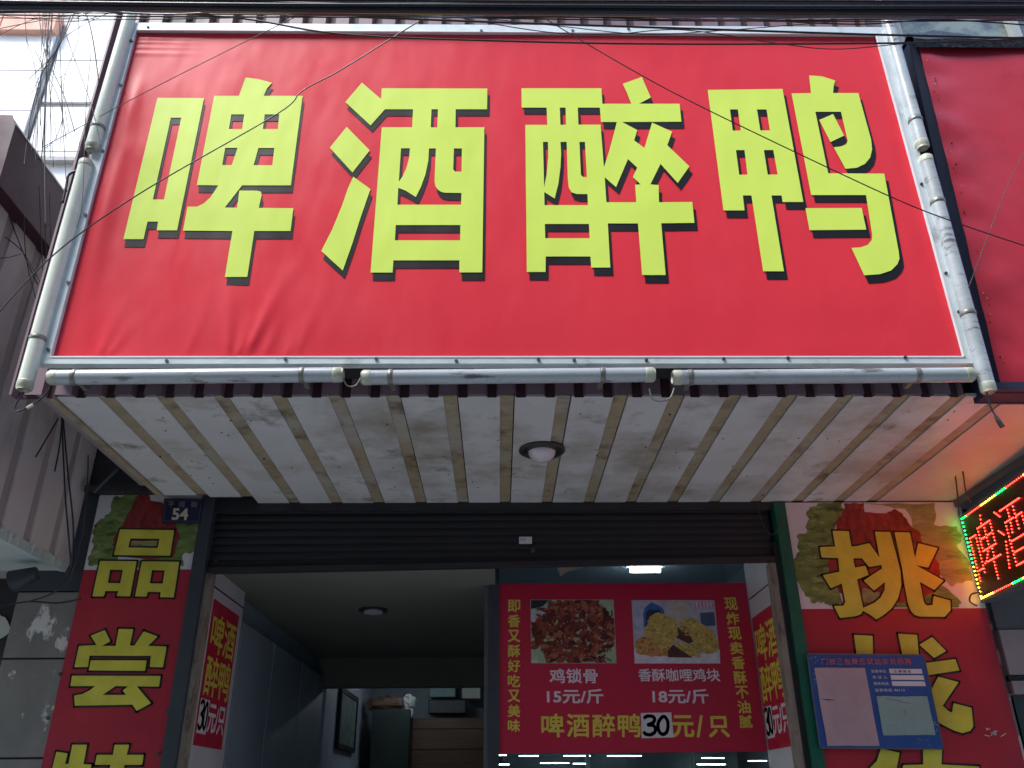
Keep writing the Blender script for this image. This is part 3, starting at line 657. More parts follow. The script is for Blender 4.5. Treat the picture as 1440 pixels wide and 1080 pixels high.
# ================================================================== PILASTER BANNERS
plP = Plane((0, 3.975, 0), (1, 0, 0), (0, -1, 0))
def sc(x0, y0, s_, *loops): return [[(x0 + x / s_, y0 + y / s_) for x, y in l] for l in loops]
def outlined(par, groups, y=None):
    for g in groups:
        m_ = MB(); L_ = loops_px(plP, g); fill(m_, plP, L_, .0035, 'pilaster_yellow'); stroke(m_, plP, L_, .0082, .0025, 'print_black'); m_.build('character', par)
def pbanner(name, label, u0, u1, z1, zr):
    t = thing(name, label, 'sign', (u0, 3.975, 0))
    MB().box((u0, 3.975, .4), (u1, 4.028, zr), 'pilaster_red').build('red_panel', t)
    MB().box((u0, 3.975, zr), (u1, 4.028, z1), 'print_white').build('picture_panel', t)
    return t
zr = plP.px(200, 801)[1]
lp = pbanner('pilaster_banner', 'left pillar banner with duck picture and yellow characters beside the number plate', -1.945, -1.428, 2.94, zr)
m_ = MB(); O = (60, 690, 6)
fill(m_, plP, [ragged(plP, [(60+600/6, 690+60/6), (60+700/6, 690+30/6), (60+800/6, 690+40/6), (60+760/6, 690+250/6), (60+640/6, 690+380/6), (60+640/6, 690+600/6), (60+400/6, 690+640/6), (60+380/6, 690+560/6), (60+430/6, 690+450/6), (60+420/6, 690+360/6), (60+470/6, 690+260/6), (60+560/6, 690+200/6)], .009, 4, 2)], .0010, 'lettuce')
fill(m_, plP, [ragged(plP, [(60+1050/6, 690+270/6), (60+1325/6, 690+275/6), (60+1300/6, 690+500/6), (60+1180/6, 690+545/6), (60+1190/6, 690+640/6), (60+640/6, 690+640/6), (60+900/6, 690+560/6), (60+1100/6, 690+480/6)], .009, 4, 5)], .0012, 'lettuce')
fill(m_, plP, [ragged(plP, [(60+800/6, 690+40/6), (60+900/6, 690+35/6), (60+910/6, 690+85/6), (60+1010/6, 690+100/6), (60+1130/6, 690+290/6), (60+1160/6, 690+400/6), (60+1100/6, 690+560/6), (60+900/6, 690+580/6), (60+720/6, 690+560/6), (60+590/6, 690+470/6), (60+600/6, 690+400/6), (60+690/6, 690+260/6)], .004, 4, 8)], .0016, 'duck')
fill(m_, plP, [ragged(plP, [(60+740/6, 690+425/6), (60+980/6, 690+425/6), (60+970/6, 690+478/6), (60+735/6, 690+478/6)], .002, 4, 9)], .0020, 'lettuce_pale')
m_.build('duck_picture', lp)
q = lambda *l: sc(60, 690, 6, *l)
outlined(lp, [q([(655,328),(1112,335),(1078,550),(603,545)], [(743,405),(988,408),(972,485),(725,480)]),
              q([(487,594),(795,597),(740,893),(627,891),(640,848),(532,848),(520,893),(422,893)], [(572,668),(680,670),(657,782),(553,780)]),
              q([(840,597),(1155,602),(1108,902),(993,900),(998,857),(890,855),(878,895),(782,893)], [(925,672),(1032,675),(1015,785),(907,783)])])
q = lambda *l: sc(60, 870, 5.142857, *l)
outlined(lp, [q([(350,124),(452,83),(492,165),(430,198),(530,198),(552,75),(657,77),(633,195),(665,195),(733,92),(835,130),(765,197),(898,203),(872,353),(777,350),(785,270),(342,268),(330,350),(232,352),(265,198),(392,192)]),
              q([(350,302),(755,303),(742,378),(335,375)]),
              q([(215,413),(855,415),(843,492),(683,490),(785,612),(682,668),(650,622),(235,630),(230,557),(290,545),(340,520),(382,488),(203,488)], [(530,488),(622,490),(580,520),(605,552),(435,552)]),
              q([(102,963),(183,975),(165,1050),(190,1050),(217,912),(323,912),(298,1052),(355,1056),(338,1130),(282,1130),(262,1240),(320,1235),(305,1310),(248,1320),(215,1500),(110,1500),(150,1330),(30,1350),(45,1270),(165,1255),(185,1130),(60,1130)]),
              q([(395,985),(510,985),(522,912),(628,912),(610,985),(733,985),(722,1057),(595,1057),(585,1110),(740,1110),(728,1180),(330,1180),(345,1110),(480,1110),(492,1057),(380,1057)]),
              q([(320,1215),(715,1215),(705,1285),(640,1285),(600,1500),(440,1500),(450,1430),(510,1430),(535,1285),(305,1285)])])
for x_, y_ in ((135, 740), (235, 1001), (260, 862), (68, 1010), (85, 948), (223, 1060)):
    p = plP.to(plP.px(x_, y_)); MB().tube([(p.x, 3.976, p.z), (p.x, 3.970, p.z)], .008, 'screw_metal', 10).build('screw', lp)
# trim above
MB().box((-2.0, 3.92, 2.942), (-1.33, 4.0, 2.975), 'rusty_black').build('top_trim', lp)

rp = pbanner('pilaster_banner', 'right pillar banner with duck picture and yellow characters behind the blue notice board', 1.402, 2.268, 2.892, plP.px(1200, 856)[1])
m_ = MB(); q = lambda *l: [(1130 + x / 6, 700 + y / 6) for x, y in l]
fill(m_, plP, [ragged(plP, q((120,45),(330,40),(340,120),(260,250),(230,500),(260,700),(330,900),(240,905),(170,880),(60,880),(20,830),(-60,700),(-90,560),(-30,450),(-60,330),(20,300),(30,200),(40,100)), .010, 4, 3)], .0010, 'lettuce')
fill(m_, plP, [ragged(plP, q((480,40),(1110,45),(1100,230),(1300,240),(1330,330),(1300,420),(1400,560),(1420,700),(1260,745),(1180,690),(1150,600),(1000,400),(860,100)), .010, 4, 4)], .0011, 'lettuce_pale')
fill(m_, plP, [ragged(plP, q((700,760),(1180,740),(1330,880),(1300,925),(300,925),(330,880)), .006, 4, 6)], .0012, 'lettuce')
fill(m_, plP, [ragged(plP, q((345,45),(510,45),(512,120),(700,130),(760,95),(830,130),(900,230),(985,300),(990,350),(1050,430),(1145,560),(1150,680),(1100,800),(900,880),(500,900),(300,800),(215,640),(210,520),(270,420),(275,200),(340,100)), .004, 4, 7)], .0016, 'duck')
fill(m_, plP, [ragged(plP, q((500,760),(640,800),(650,840),(560,890),(490,880)), .004, 3, 9)], .0020, 'lettuce_pale')
fill(m_, plP, [ragged(plP, q((510,60),(700,100),(690,125),(512,118)), .003, 3, 9)], .0020, 'print_white')
m_.build('duck_picture', rp)
q = lambda *l: sc(1130, 700, 6, *l)
outlined(rp, [q([(243,280),(380,283),(388,340),(402,412),(440,410),(553,385),(638,505),(620,400),(600,288),(728,290),(780,480),(815,620),(822,740),(795,850),(740,935),(680,985),(612,1028),(560,990),(500,955),(480,985),(440,1000),(305,1015),(255,915),(335,910),(350,880),(320,725),(228,765),(160,655),(300,625),(290,510),(150,505),(135,418),(265,412)],
                [(418,512),(490,512),(550,585),(655,568),(660,598),(505,700),(592,785),(685,712),(680,780),(650,840),(600,885),(500,930),(450,690),(548,652),(520,575),(430,590)]),
              q([(765,292),(895,295),(938,510),(965,385),(1130,425),(1050,590),(945,570),(1180,700),(1100,780),(978,710),(1010,870),(1022,900),(1045,910),(1085,905),(1095,830),(1235,868),(1238,950),(1190,1005),(980,1003),(935,990),(905,960),(880,900),(850,740),(830,600)])])
q = lambda *l: sc(1180, 870, 5.142857, *l)
outlined(rp, [q([(105,118),(240,125),(243,245),(255,330),(130,330),(122,240)]), q([(425,110),(562,118),(572,245),(590,330),(465,330),(450,240)]), q([(670,133),(772,235),(685,285),(578,190)]), q([(560,330),(838,293),(868,375),(600,415)]),
              q([(715,420),(862,460),(800,550),(747,630),(785,665),(815,680),(825,612),(955,645),(968,780),(945,812),(890,828),(830,810),(740,765),(650,700),(640,560)]),
              q([(300,940),(435,970),(410,1100),(400,1400),(260,1400),(262,1150),(180,1230),(170,1130),(270,1030)]), q([(605,930),(742,935),(738,1055),(1010,1070),(1015,1160),(740,1160),(742,1260),(1020,1265),(1025,1350),(430,1350),(440,1260),(600,1260),(600,1160),(450,1160),(460,1060),(605,1055)])])
m_ = MB(); rr = random.Random(11)
for i in range(9):
    x_, y_ = 1388 + rr.uniform(-6, 20), 1030 + rr.uniform(-6, 6); stroke(m_, plP, [[plP.px(x_, y_), plP.px(x_ + rr.uniform(2, 9), y_ - rr.uniform(-2, 8))]], .0016, .002, 'print_white', False)
m_.build('scratches', rp)

# ---- house number plate
plN = Plane((0, 3.955, 0), (1, 0, 0), (0, -1, 0))
pn = thing('number_plate', 'dark blue street number plate reading 54 on the left pillar', 'number plate', plN.to(plN.px(255, 718)))
m_ = MB(); A = [plN.to(p) for p in qpx(plN, (231, 701), (286, 703), (281, 736), (227, 735))]; m_.prism(A, (0, .004, 0), 'plate_blue'); m_.build('plate', pn)
m_ = MB()
stroke(m_, plN, [qpx(plN, (233.5, 703.5), (283.5, 705), (279, 733.5), (230, 732.5))], .0012, .001, 'neighbour_grey')
for tx, x_ in (('干', 236.5), ('河', 251.5), ('街', 269)): text(m_, plN, tx, qpx(plN, (x_, 705.5), (x_ + 9, 705.7), (x_ + 8.4, 713.5), (x_ - .6, 713.3)), .0012, 'neighbour_pink', .012)
m_.build('street_name', pn, kind='stuff'); m_ = MB()
text(m_, plN, '54', qpx(plN, (243.5, 715.2), (265, 715.6), (263.5, 731), (242, 730.7)), .0012, 'plate_digits', .045)
m_.build('lettering', pn)

# ---- blue notice board
plB = Plane((0, 3.945, 0), (1, 0, 0), (0, -1, 0))
nb = thing('notice_board', 'blue notice board with pink and green papers hung on the right pillar banner', 'notice board', plB.to(plB.px(1230, 985)))
Q = qpx(plB, (1135, 919.5), (1299, 921), (1327, 1053.5), (1153.5, 1051.5))
MB().prism([plB.to(p) for p in Q], (0, .012, 0), 'board_blue').build('board', nb)
m_ = MB(); stroke(m_, plB, [Q], .0028, .001, 'neighbour_grey'); m_.build('edging', nb)
bz = lambda x, y: (1130 + x / 6, 900 + y / 6)
m_ = MB(); fill(m_, plB, [ragged(plB, [bz(88, 235), bz(515, 235), bz(640, 893), bz(200, 893)], .0012, 5, 1)], .003, 'paper_pink')
fill(m_, plB, [ragged(plB, [bz(135, 498), bz(215, 500), bz(280, 505), bz(210, 512)], .0006, 2, 1)], .004, 'wood_brown')
for i in range(26):
    y_ = 300 + i * 21; x0_ = 150 + i * 3.7
    stroke(m_, plB, [[plB.px(*bz(x0_ + R.uniform(0, 12), y_)), plB.px(*bz(x0_ + (300 if i % 5 else 180) + R.uniform(-40, 10), y_ + 2))]], .0007, .0036, 'neighbour_pink', False)
m_.build('pink_paper', nb)
m_ = MB(); fill(m_, plB, [ragged(plB, [bz(612, 475), bz(1040, 475), bz(1112, 802), bz(672, 805)], .0015, 5, 2)], .003, 'paper_green')
for a_, b_ in (((700, 495), (810, 515)), ((800, 520), (900, 535)), ((850, 590), (862, 640)), ((725, 715), (740, 725)), ((835, 712), (845, 718))): stroke(m_, plB, [[plB.px(*bz(*a_)), plB.px(*bz(*b_))]], .0011, .0036, 'neighbour_grey', False)
m_.build('green_paper', nb)
m_ = MB()
for a_, wd in (((718, 243), 275), ((730, 296), 278), ((740, 348), 280)): fill(m_, plB, [[plB.px(*bz(*p)) for p in (a_, (a_[0] + wd, a_[1] + 2), (a_[0] + wd + 10, a_[1] + 42), (a_[0] + 8, a_[1] + 40))]], .0025, 'print_white')
title = '门前三包责任状达标公示牌'
xs = [148, 212, 276, 340, 402, 465, 530, 594, 656, 725, 787, 850]
for ch, x_ in zip(title, xs):
    qq = [plB.px(*bz(*p)) for p in ((x_, 156), (x_ + 52, 157), (x_ + 58, 206), (x_ + 6, 205))]
    text(m_, plB, ch, qq, .0022, 'print_white', .035); text(m_, plB, ch, qq, .0030, 'led_label', .008) if 'led_label' in MATS else text(m_, plB, ch, qq, .0030, 'poster_red', .012)
m_.build('title', nb, kind='stuff'); m_ = MB()
for tx, y_, x_ in (('监督单位:', 250, 566), ('责 任 人:', 302, 578), ('联系电话:', 355, 588), ('监督电话: 96113', 410, 598)):
    wd = 130 if len(tx) < 9 else 250; text(m_, plB, tx, [plB.px(*bz(*p)) for p in ((x_, y_), (x_ + wd, y_), (x_ + wd + 5, y_ + 26), (x_ + 5, y_ + 26))], .0022, 'print_white', .008)
for i in range(4):
    x_ = 755 + i * 40; text(m_, plB, '江源城包'[i], [plB.px(*bz(*p)) for p in ((x_, 254), (x_ + 28, 254), (x_ + 31, 276), (x_ + 3, 276))], .0034, 'print_black', .01)
m_.build('form_text', nb, kind='stuff'); m_ = MB()
for i in range(30):                                            # small white floral ornaments in the corners
    for cx, cy, rx, ry in ((85, 170, 40, 35), (1015, 860, 80, 35), (1110, 730, 22, 40), (95, 330, 10, 60)):
        x_, y_ = cx + R.uniform(-rx, rx), cy + R.uniform(-ry, ry)
        if R.random() < .35: stroke(m_, plB, [[plB.px(*bz(x_, y_)), plB.px(*bz(x_ + R.uniform(-14, 14), y_ + R.uniform(-14, 14)))]], .0009, .0022, 'paper_green', False)
m_.build('ornament', nb, kind='stuff')

# ================================================================== MENU POSTER
YP = YG - .02
plM = Plane((0, YP, 0), (1, 0, 0), (0, -1, 0))
mp_ = thing('menu_poster', 'red menu poster with two food photos and prices on the shop window', 'poster', (.6, YP, 2.2))
Q = [(plM.px(697, 821)[0], plM.px(697, 821)[1]), (plM.px(1049, 822)[0], plM.px(697, 821)[1]), (plM.px(1049, 822)[0], plM.px(1000, 1057.5)[1]), (plM.px(697, 821)[0], plM.px(1000, 1057.5)[1])]
m_ = MB(); m_.prism([plM.to(p) for p in Q], (0, .003, 0), 'poster_red'); m_.build('sheet', mp_)
mz = lambda x, y: (680 + x / 3.6, 780 + y / 3.6)
mq = lambda *c: [plM.px(*mz(*p)) for p in c]
m_ = MB()
for i, ch in enumerate('即香又酥好吃又美味'):
    y_ = 230 + i * 75.8; text(m_, plM, ch, mq((124, y_), (184, y_), (184, y_ + 60), (124, y_ + 60)), .0015, 'poster_yellow', .028)
for i, ch in enumerate('现炸现卖香酥不油腻'):
    y_ = 218 + i * 74.6; x_ = 1217 + i * 9.4; text(m_, plM, ch, mq((x_, y_), (x_ + 62, y_), (x_ + 70, y_ + 62), (x_ + 8, y_ + 62)), .0015, 'poster_yellow', .028)
text(m_, plM, '鸡锁骨', mq((335, 578), (575, 578), (577, 650), (336, 650)), .0015, 'poster_white', .022)
text(m_, plM, '15元/斤', mq((322, 682), (603, 682), (606, 752), (323, 752)), .0015, 'poster_white', .032)
text(m_, plM, '香酥咖哩鸡块', mq((782, 578), (1190, 578), (1198, 641), (786, 641)), .0015, 'poster_white', .022)
text(m_, plM, '18元/斤', mq((855, 682), (1132, 682), (1141, 752), (858, 752)), .0015, 'poster_white', .032)
for i, ch in enumerate('啤酒醉鸭'): text(m_, plM, ch, mq((294 + i * 129, 808), (404 + i * 129, 808), (407 + i * 129, 922), (295 + i * 129, 922)), .0015, 'poster_yellow', .024)
text(m_, plM, '元', mq((955, 816), (1058, 816), (1066, 922), (960, 922)), .0015, 'poster_yellow', .032)
text(m_, plM, '/', mq((1078, 816), (1106, 816), (1112, 922), (1082, 922)), .0015, 'poster_yellow', .032)
text(m_, plM, '只', mq((1138, 820), (1236, 820), (1245, 922), (1144, 922)), .0015, 'poster_yellow', .032)
m_.build('lettering', mp_, kind='stuff')
m_ = MB(); fill(m_, plM, [mq((795, 802), (950, 799), (962, 925), (800, 930))], .002, 'print_white')
def digits(mm, pl, f, wd, off):
    three = [(0, .08), (.12, 0), (.34, .02), (.42, .16), (.36, .34), (.16, .46), (.36, .50), (.46, .66), (.42, .86), (.26, .98), (.06, .96), (-.02, .88)]
    zero = [(.74, .06), (.60, .30), (.58, .62), (.66, .88), (.80, .96), (.94, .84), (1.0, .56), (.98, .26), (.88, .06), (.80, .03)]
    for P_, cl in ((three, False), (zero, True)):
        S3 = spline([Vector((x, y, 0)) for x, y in (P_ + [P_[0]] if cl else P_)], 4); stroke(mm, pl, [[f(p.x, p.y) for p in S3]], wd, off, 'print_black', False)
digits(m_, plM, lambda x, y: plM.px(*mz(815 + x * 118, 818 + y * 95)), .0078, .0028); m_.build('price_card', mp_)
# food photographs printed on the poster
def photo_a():
    m_ = MB(); r = random.Random(5); W0, W1, H0, H1 = 238, 668, 228, 549
    fill(m_, plM, [mq((237, 228), (658, 228), (673, 550), (242, 550))], .001, 'print_attr', (.32, .42, .28))
    def inside(x, y): return min(max(x, 240), 656 + (y - 228) * .045), min(max(y, 230), 548)
    fill(m_, plM, [mq(*[inside(*p) for p in ((238, 228), (330, 228), (300, 262), (238, 275))])], .0012, 'print_attr', (.02, .02, .03))
    fill(m_, plM, [mq(*[inside(*p) for p in ((240, 285), (330, 262), (300, 380), (242, 420))])], .00125, 'print_attr', (.45, .45, .55))
    def blob(cx, cy, a_, b_, an, col, off):
        P = []
        for k in range(11):
            t = 2 * math.pi * k / 11; rr_ = r.uniform(.75, 1.15); x = a_ * math.cos(t) * rr_; y = b_ * math.sin(t) * rr_
            P.append(mz(*inside(cx + x * math.cos(an) - y * math.sin(an), cy + x * math.sin(an) + y * math.cos(an))))
        fill(m_, plM, [[plM.px(*p) for p in P]], off, 'print_attr', col)
    o_ = .0013
    for i in range(60):
        blob(r.uniform(250, 660), r.uniform(235, 548), r.uniform(8, 22), r.uniform(6, 14), r.uniform(0, 3), r.choice([(.10, .22, .04), (.25, .42, .15), (.05, .11, .03), (.45, .52, .32)]), o_); o_ += 2e-6
    for i in range(430):
        y = r.uniform(235, 540); wd = 90 + (y - 230) * .9; x = 455 + r.uniform(-1, 1) * min(205, wd * 1.1)
        if y > 470: x = 460 + r.uniform(-150, 150)
        if abs(y - 375) > 200: continue
        s_ = r.random(); col = r.choice([(.20, .035, .014), (.27, .06, .03), (.10, .014, .010), (.16, .024, .012), (.33, .11, .06), (.05, .008, .008), (.12, .02, .012), (.22, .05, .025)])
        blob(x, y, r.uniform(14, 40), r.uniform(6, 15), r.choice([.5, -.5, 0, 1.2, -1.2]) + r.uniform(-.3, .3), col, o_); o_ += 2e-6
    for i in range(60):
        blob(r.uniform(300, 620), r.uniform(250, 530), r.uniform(2, 7), r.uniform(1.5, 3), r.uniform(0, 3), (.55, .24, .15), o_); o_ += 2e-6
    m_.build('food_photo', mp_)
def photo_b():
    m_ = MB(); r = random.Random(6)
    def f(c, off, *p): fill(m_, plM, [mq(*p)], off, 'print_attr', c)
    f((.42, .38, .45), .001, (749, 230), (1168, 231), (1198, 551), (765, 551))
    f((.46, .40, .34), .0011, (950, 230), (1030, 230), (1040, 420), (955, 420))
    f((.40, .42, .55), .0011, (755, 232), (800, 232), (808, 400), (760, 400))
    f((.03, .12, .38), .0012, (808, 300), (815, 270), (850, 240), (895, 262), (915, 285), (918, 360), (812, 365))
    f((.02, .025, .05), .0013, (822, 300), (835, 280), (888, 278), (905, 300), (906, 362), (824, 364))
    f((.06, .08, .17), .0012, (1095, 295), (1168, 290), (1175, 360), (1102, 362))
    f((.55, .22, .32), .0012, (1050, 240), (1160, 238), (1164, 268), (1056, 270))
    for k in range(6): f((.62, .5, .55), .0013, (1056 + k * 18, 240), (1064 + k * 18, 240), (1067 + k * 18, 268), (1059 + k * 18, 268))
    f((.60, .55, .62), .0014, (762, 470), (900, 505), (1080, 512), (1195, 480), (1198, 551), (765, 551))
    def pile(P, cols, off, n):
        Pp = [Vector((x, y)) for x, y in P]; f(cols[0], off, *P)
        x0, x1 = min(p.x for p in Pp), max(p.x for p in Pp); y0, y1 = min(p.y for p in Pp), max(p.y for p in Pp)
        def ins(x, y):
            c = False
            for i in range(len(Pp)):
                a_, b_ = Pp[i], Pp[i - 1]
                if (a_.y > y) != (b_.y > y) and x < (b_.x - a_.x) * (y - a_.y) / (b_.y - a_.y) + a_.x: c = not c
            return c
        k = 0
        while k < n:
            x, y = r.uniform(x0, x1), r.uniform(y0, y1)
            if not ins(x, y): continue
            k += 1; s_ = r.uniform(4, 11)
            f(r.choice(cols), off + .00005 + k * 1e-6, *[(min(x + s_ * math.cos(t) * r.uniform(.6, 1.2), 1192), y + s_ * .8 * math.sin(t) * r.uniform(.6, 1.2)) for t in (0, 1, 2, 3, 4, 5.2)])
    G = [(.48, .34, .08), (.60, .46, .14), (.34, .20, .04), (.52, .38, .12), (.42, .24, .06)]; B_ = [(.45, .22, .07), (.55, .30, .10), (.30, .12, .03), (.50, .34, .10)]
    pile([(768, 440), (800, 415), (880, 430), (960, 470), (960, 512), (850, 515), (775, 500)], B_, .0016, 90)
    pile([(990, 340), (1060, 320), (1120, 360), (1160, 390), (1190, 450), (1185, 490), (1130, 505), (1060, 470), (1000, 400)], G, .0018, 130)
    f((.07, .025, .015), .0019, (975, 370), (1020, 365), (1062, 440), (1040, 452), (975, 420))
    f((.07, .025, .015), .0019, (930, 490), (960, 455), (1030, 500), (1060, 522), (935, 520))
    pile([(960, 440), (1020, 450), (1090, 490), (1100, 518), (1050, 515), (980, 470)], G, .0021, 40)
    pile([(840, 315), (870, 295), (910, 300), (975, 335), (985, 400), (960, 450), (905, 480), (850, 440), (812, 400), (830, 350)], G, .0022, 130)
    m_.build('food_photo', mp_)
photo_a(); photo_b()

# ---- red side banners on the jambs
def side(label, X_, sgn, TL, TR, BR, BL):
    pl = Plane((X_, 4.3, 0), (0, -sgn, 0) if sgn < 0 else (0, 1, 0), (1 if sgn > 0 else -1, 0, 0))
    if sgn < 0: pl.u = Vector((0, -1, 0))
    t = thing('side_banner', label, 'banner', (X_, 4.3, 2.1)); q = qpx(pl, TL, TR, BR, BL)
    u0 = (q[0][0] + q[3][0]) / 2; u1 = (q[1][0] + q[2][0]) / 2; v1 = (q[0][1] + q[1][1]) / 2; v0 = (q[2][1] + q[3][1]) / 2
    m_ = MB(); m_.prism([pl.to(p) for p in ((u0, v0), (u1, v0), (u1, v1), (u0, v1))], pl.n * -.003, 'poster_red'); m_.build('sheet', t)
    Wd, H = u1 - u0, v1 - v0
    def bx(a_, b_, c_, d_): return [(u0 + Wd * a_, v1 - H * b_), (u0 + Wd * c_, v1 - H * b_), (u0 + Wd * c_, v1 - H * d_), (u0 + Wd * a_, v1 - H * d_)]
    for ch, b in (('啤', (.06, .09, .50, .36)), ('酒', (.53, .09, .95, .36)), ('醉', (.06, .39, .50, .66)), ('鸭', (.53, .39, .95, .66))): m_ = MB(); text(m_, pl, ch, bx(*b), .0015, 'poster_yellow', .020); m_.build('character', t)
    m_ = MB(); text(m_, pl, '元/只', bx(.36, .71, .95, .90), .0015, 'poster_white', .03); m_.build('price_text', t)
    m_ = MB(); fill(m_, pl, [bx(.03, .69, .34, .92)], .0012, 'print_white')
    digits(m_, pl, lambda x, y: (u0 + Wd * (.06 + .24 * x), v1 - H * (.71 + .18 * y)), .009, .0025); m_.build('price_card', t)
side('red side banner on the left door jamb inside the doorway', -1.3605, 1, (304, 843), (339, 869), (308, 1056), (269, 1045))
side('red side banner on the right door jamb beside the menu poster', 1.3005, -1, (1057.5, 870), (1088.6, 846.7), (1117, 1046.7), (1081, 1057))

# ================================================================== LED SIGN
dl = Vector((math.sin(math.radians(4.4)), math.cos(math.radians(4.4)), 0))
o0 = PY(1351, 727, 3.95)
plL = Plane(o0, -dl, Vector((-dl.y, dl.x, 0)))                 # u runs from the wall towards the street
ls = thing('led_sign', 'black LED dot sign with glowing red characters sticking out beside the right pillar', 'LED sign', o0)
HL = .405; LL = 1.16
m_ = MB(); m_.prism([plL.to(p) for p in ((0, 0), (LL, 0), (LL, -HL), (0, -HL))], plL.n * -.06, 'led_face'); m_.build('case', ls, bevel=.003)
MB().prism([plL.to(p, .001) for p in ((-.006, .006), (LL + .006, .006), (LL + .006, -.004), (-.006, -.004))], plL.n * -.062, 'neighbour_grey').build('edge_strip', ls)
MB().prism([plL.to(p, .001) for p in ((-.006, -HL + .004), (LL + .006, -HL + .004), (LL + .006, -HL - .006), (-.006, -HL - .006))], plL.n * -.062, 'neighbour_grey').build('edge_strip', ls)
def dots(pts, m, r=.0034):
    mm = MB(); k_ = mm._m(m)
    for u_, v_ in pts:
        i = len(mm.v)
        for q_ in range(6): an = q_ * math.pi / 3; mm.v.append(plL.to((u_ + r * math.cos(an), v_ + r * math.sin(an)), .0015))
        mm.v.append(plL.to((u_, v_), .0045))
        for q_ in range(6): mm.f.append((i + q_, i + (q_ + 1) % 6, i + 6)); mm.m.append(k_); mm.c.append((1,) * 3)
    mm.build('led_dots', ls, kind='stuff')
def along(P, sp):
    out = []
    for (xa, ya), (xb, yb) in zip(P, P[1:]):
        L_ = math.hypot(xb - xa, yb - ya); n_ = max(1, round(L_ / sp)); out += [(xa + (xb - xa) * i / n_, ya + (yb - ya) * i / n_) for i in range(n_ + 1)]
    return out
GL = {0: [[(0, .2), (.27, .2), (.27, .85)], [(0, .2), (0, .95)], [(.02, .78), (.27, .78)], [(.66, -.05), (.62, .08)], [(.42, .12), (.98, .12), (.98, .52), (.42, .52), (.42, .12)], [(.7, .12), (.7, .52)], [(.42, .32), (.98, .32)], [(.66, .52), (.46, .70)], [(.8, .56), (.8, .68)], [(.38, .72), (1.05, .72)], [(.74, .72), (.74, 1.05)]],
      1: [[(0, .05), (.16, .16)], [(-.02, .36), (.13, .46)], [(.14, .58), (.02, .98)], [(.22, .08), (1, .08)], [(.5, .08), (.5, .3), (.46, .5)], [(.72, .08), (.72, .5)], [(.3, .3), (.95, .3), (.95, 1.0), (.3, 1.0), (.3, .3)], [(.3, .62), (.95, .62)], [(.3, .8), (.95, .8)]],
      2: [[(0, .08), (.5, .08)], [(.17, .08), (.17, .3), (.12, .5)], [(.33, .08), (.33, .5)], [(.04, .28), (.46, .28), (.46, 1), (.04, 1), (.04, .28)], [(.04, .62), (.46, .62)], [(.04, .8), (.46, .8)], [(.74, 0), (.78, .1)], [(.55, .16), (1, .16)], [(.68, .2), (.56, .45)], [(.7, .32), (.76, .42)], [(.88, .2), (.8, .45)], [(.88, .32), (1, .45)], [(.52, .64), (1.03, .64)], [(.77, .5), (.77, 1.03)]],
      3: [[(0, .1), (.42, .1), (.42, .6), (0, .6), (0, .1)], [(.21, .1), (.21, 1.03)], [(0, .35), (.42, .35)], [(.7, -.02), (.66, .1)], [(.55, .12), (.95, .12), (.93, .4), (.82, .42)], [(.55, .12), (.55, .6)], [(.55, .6), (1, .6), (.98, .95), (.85, 1)], [(.5, .8), (.84, .8)], [(.7, .22), (.76, .32)]]}
A = plL.px(1362, 744)[0]
red = []
for gi, st in GL.items():
    u0 = .040 + gi * .282; v0 = -.065
    for P_ in st: red += along([(u0 + x * .228, v0 - y * .268) for x, y in P_], .0152)
seen = []; 
for p in red:
    if all((p[0] - q_[0]) ** 2 + (p[1] - q_[1]) ** 2 > .0095 ** 2 for q_ in seen): seen.append(p)
red = seen; grn, yel = [], []
n_ = int(LL / .0195)
for i in range(n_ + 1):
    u_ = .008 + i * .0195
    if u_ > LL - .005: break
    k1 = (i + 2) % 21; (grn if k1 < 5 else red if k1 < 13 else yel).append((u_, -.012))
    k2 = (i + 1) % 22; (yel if k2 < 8 else red if k2 < 17 else grn).append((u_, -HL + .012))
for j in range(1, 24):
    v_ = -.012 - j * .0195
    if v_ < -HL + .02: break
    (grn if j < 12 else yel).append((.008, v_)); (red if j < 10 else yel).append((LL - .008, v_))
dots(red, 'led_red'); dots(grn, 'led_green', .0040); dots(yel, 'led_yellow', .0037)
p = PY(1374, 845, 3.93); tag(MB().tube(spline([PY(1378, 833, 3.93), PY(1366, 836, 3.93), PY(1364, 846, 3.93), PY(1374, 852, 3.93)]), .004, 'lamp_ring', 6).build('cable_hook', smooth=True), 'dark curled cable hook under the lower corner of the LED sign', 'hook')

# ================================================================== RIGHT NEIGHBOUR
rn = thing('neighbour_building', 'neighbouring shop building at the right with grey and pink header panels', 'building', (3.2, 4.0, 0))
MB().box((2.36, 4.06, 2.93), (6, 4.3, 7.2), 'upper_wall').build('wall', rn)
MB().box((1.866, 2.84, ZS + .001), (6, 4.02, ZS + .05), 'soffit_neighbour').build('soffit', rn)
x_ = PZ(1400, 665, ZS).x
MB().box((x_, 2.75, ZS - .035), (x_ + .07, 4.0, ZS + .0), 'neighbour_grey').build('soffit_beam', rn)
MB().box((1.88, 2.84, ZS + .052), (6, 3.04, 4.2), 'upper_wall').build('canopy', rn)
zz = [plW.px(1420, y_)[1] for y_ in (838, 885, 949, 957, 976)]
MB().box((2.31, 4.0, zz[1]), (6, 4.1, 2.9), 'neighbour_grey').build('header_panel', rn, bevel=.003)
MB().box((2.31, 3.99, zz[2]), (6, 4.1, zz[1] - .002), 'neighbour_pink').build('header_panel', rn, bevel=.003)
MB().box((2.31, 4.005, zz[3]), (6, 4.1, zz[2] - .002), 'rusty_black').build('header_gap', rn)
MB().box((2.31, 3.99, zz[4]), (6, 4.1, zz[3] - .002), 'neighbour_pink').build('header_panel', rn, bevel=.003)
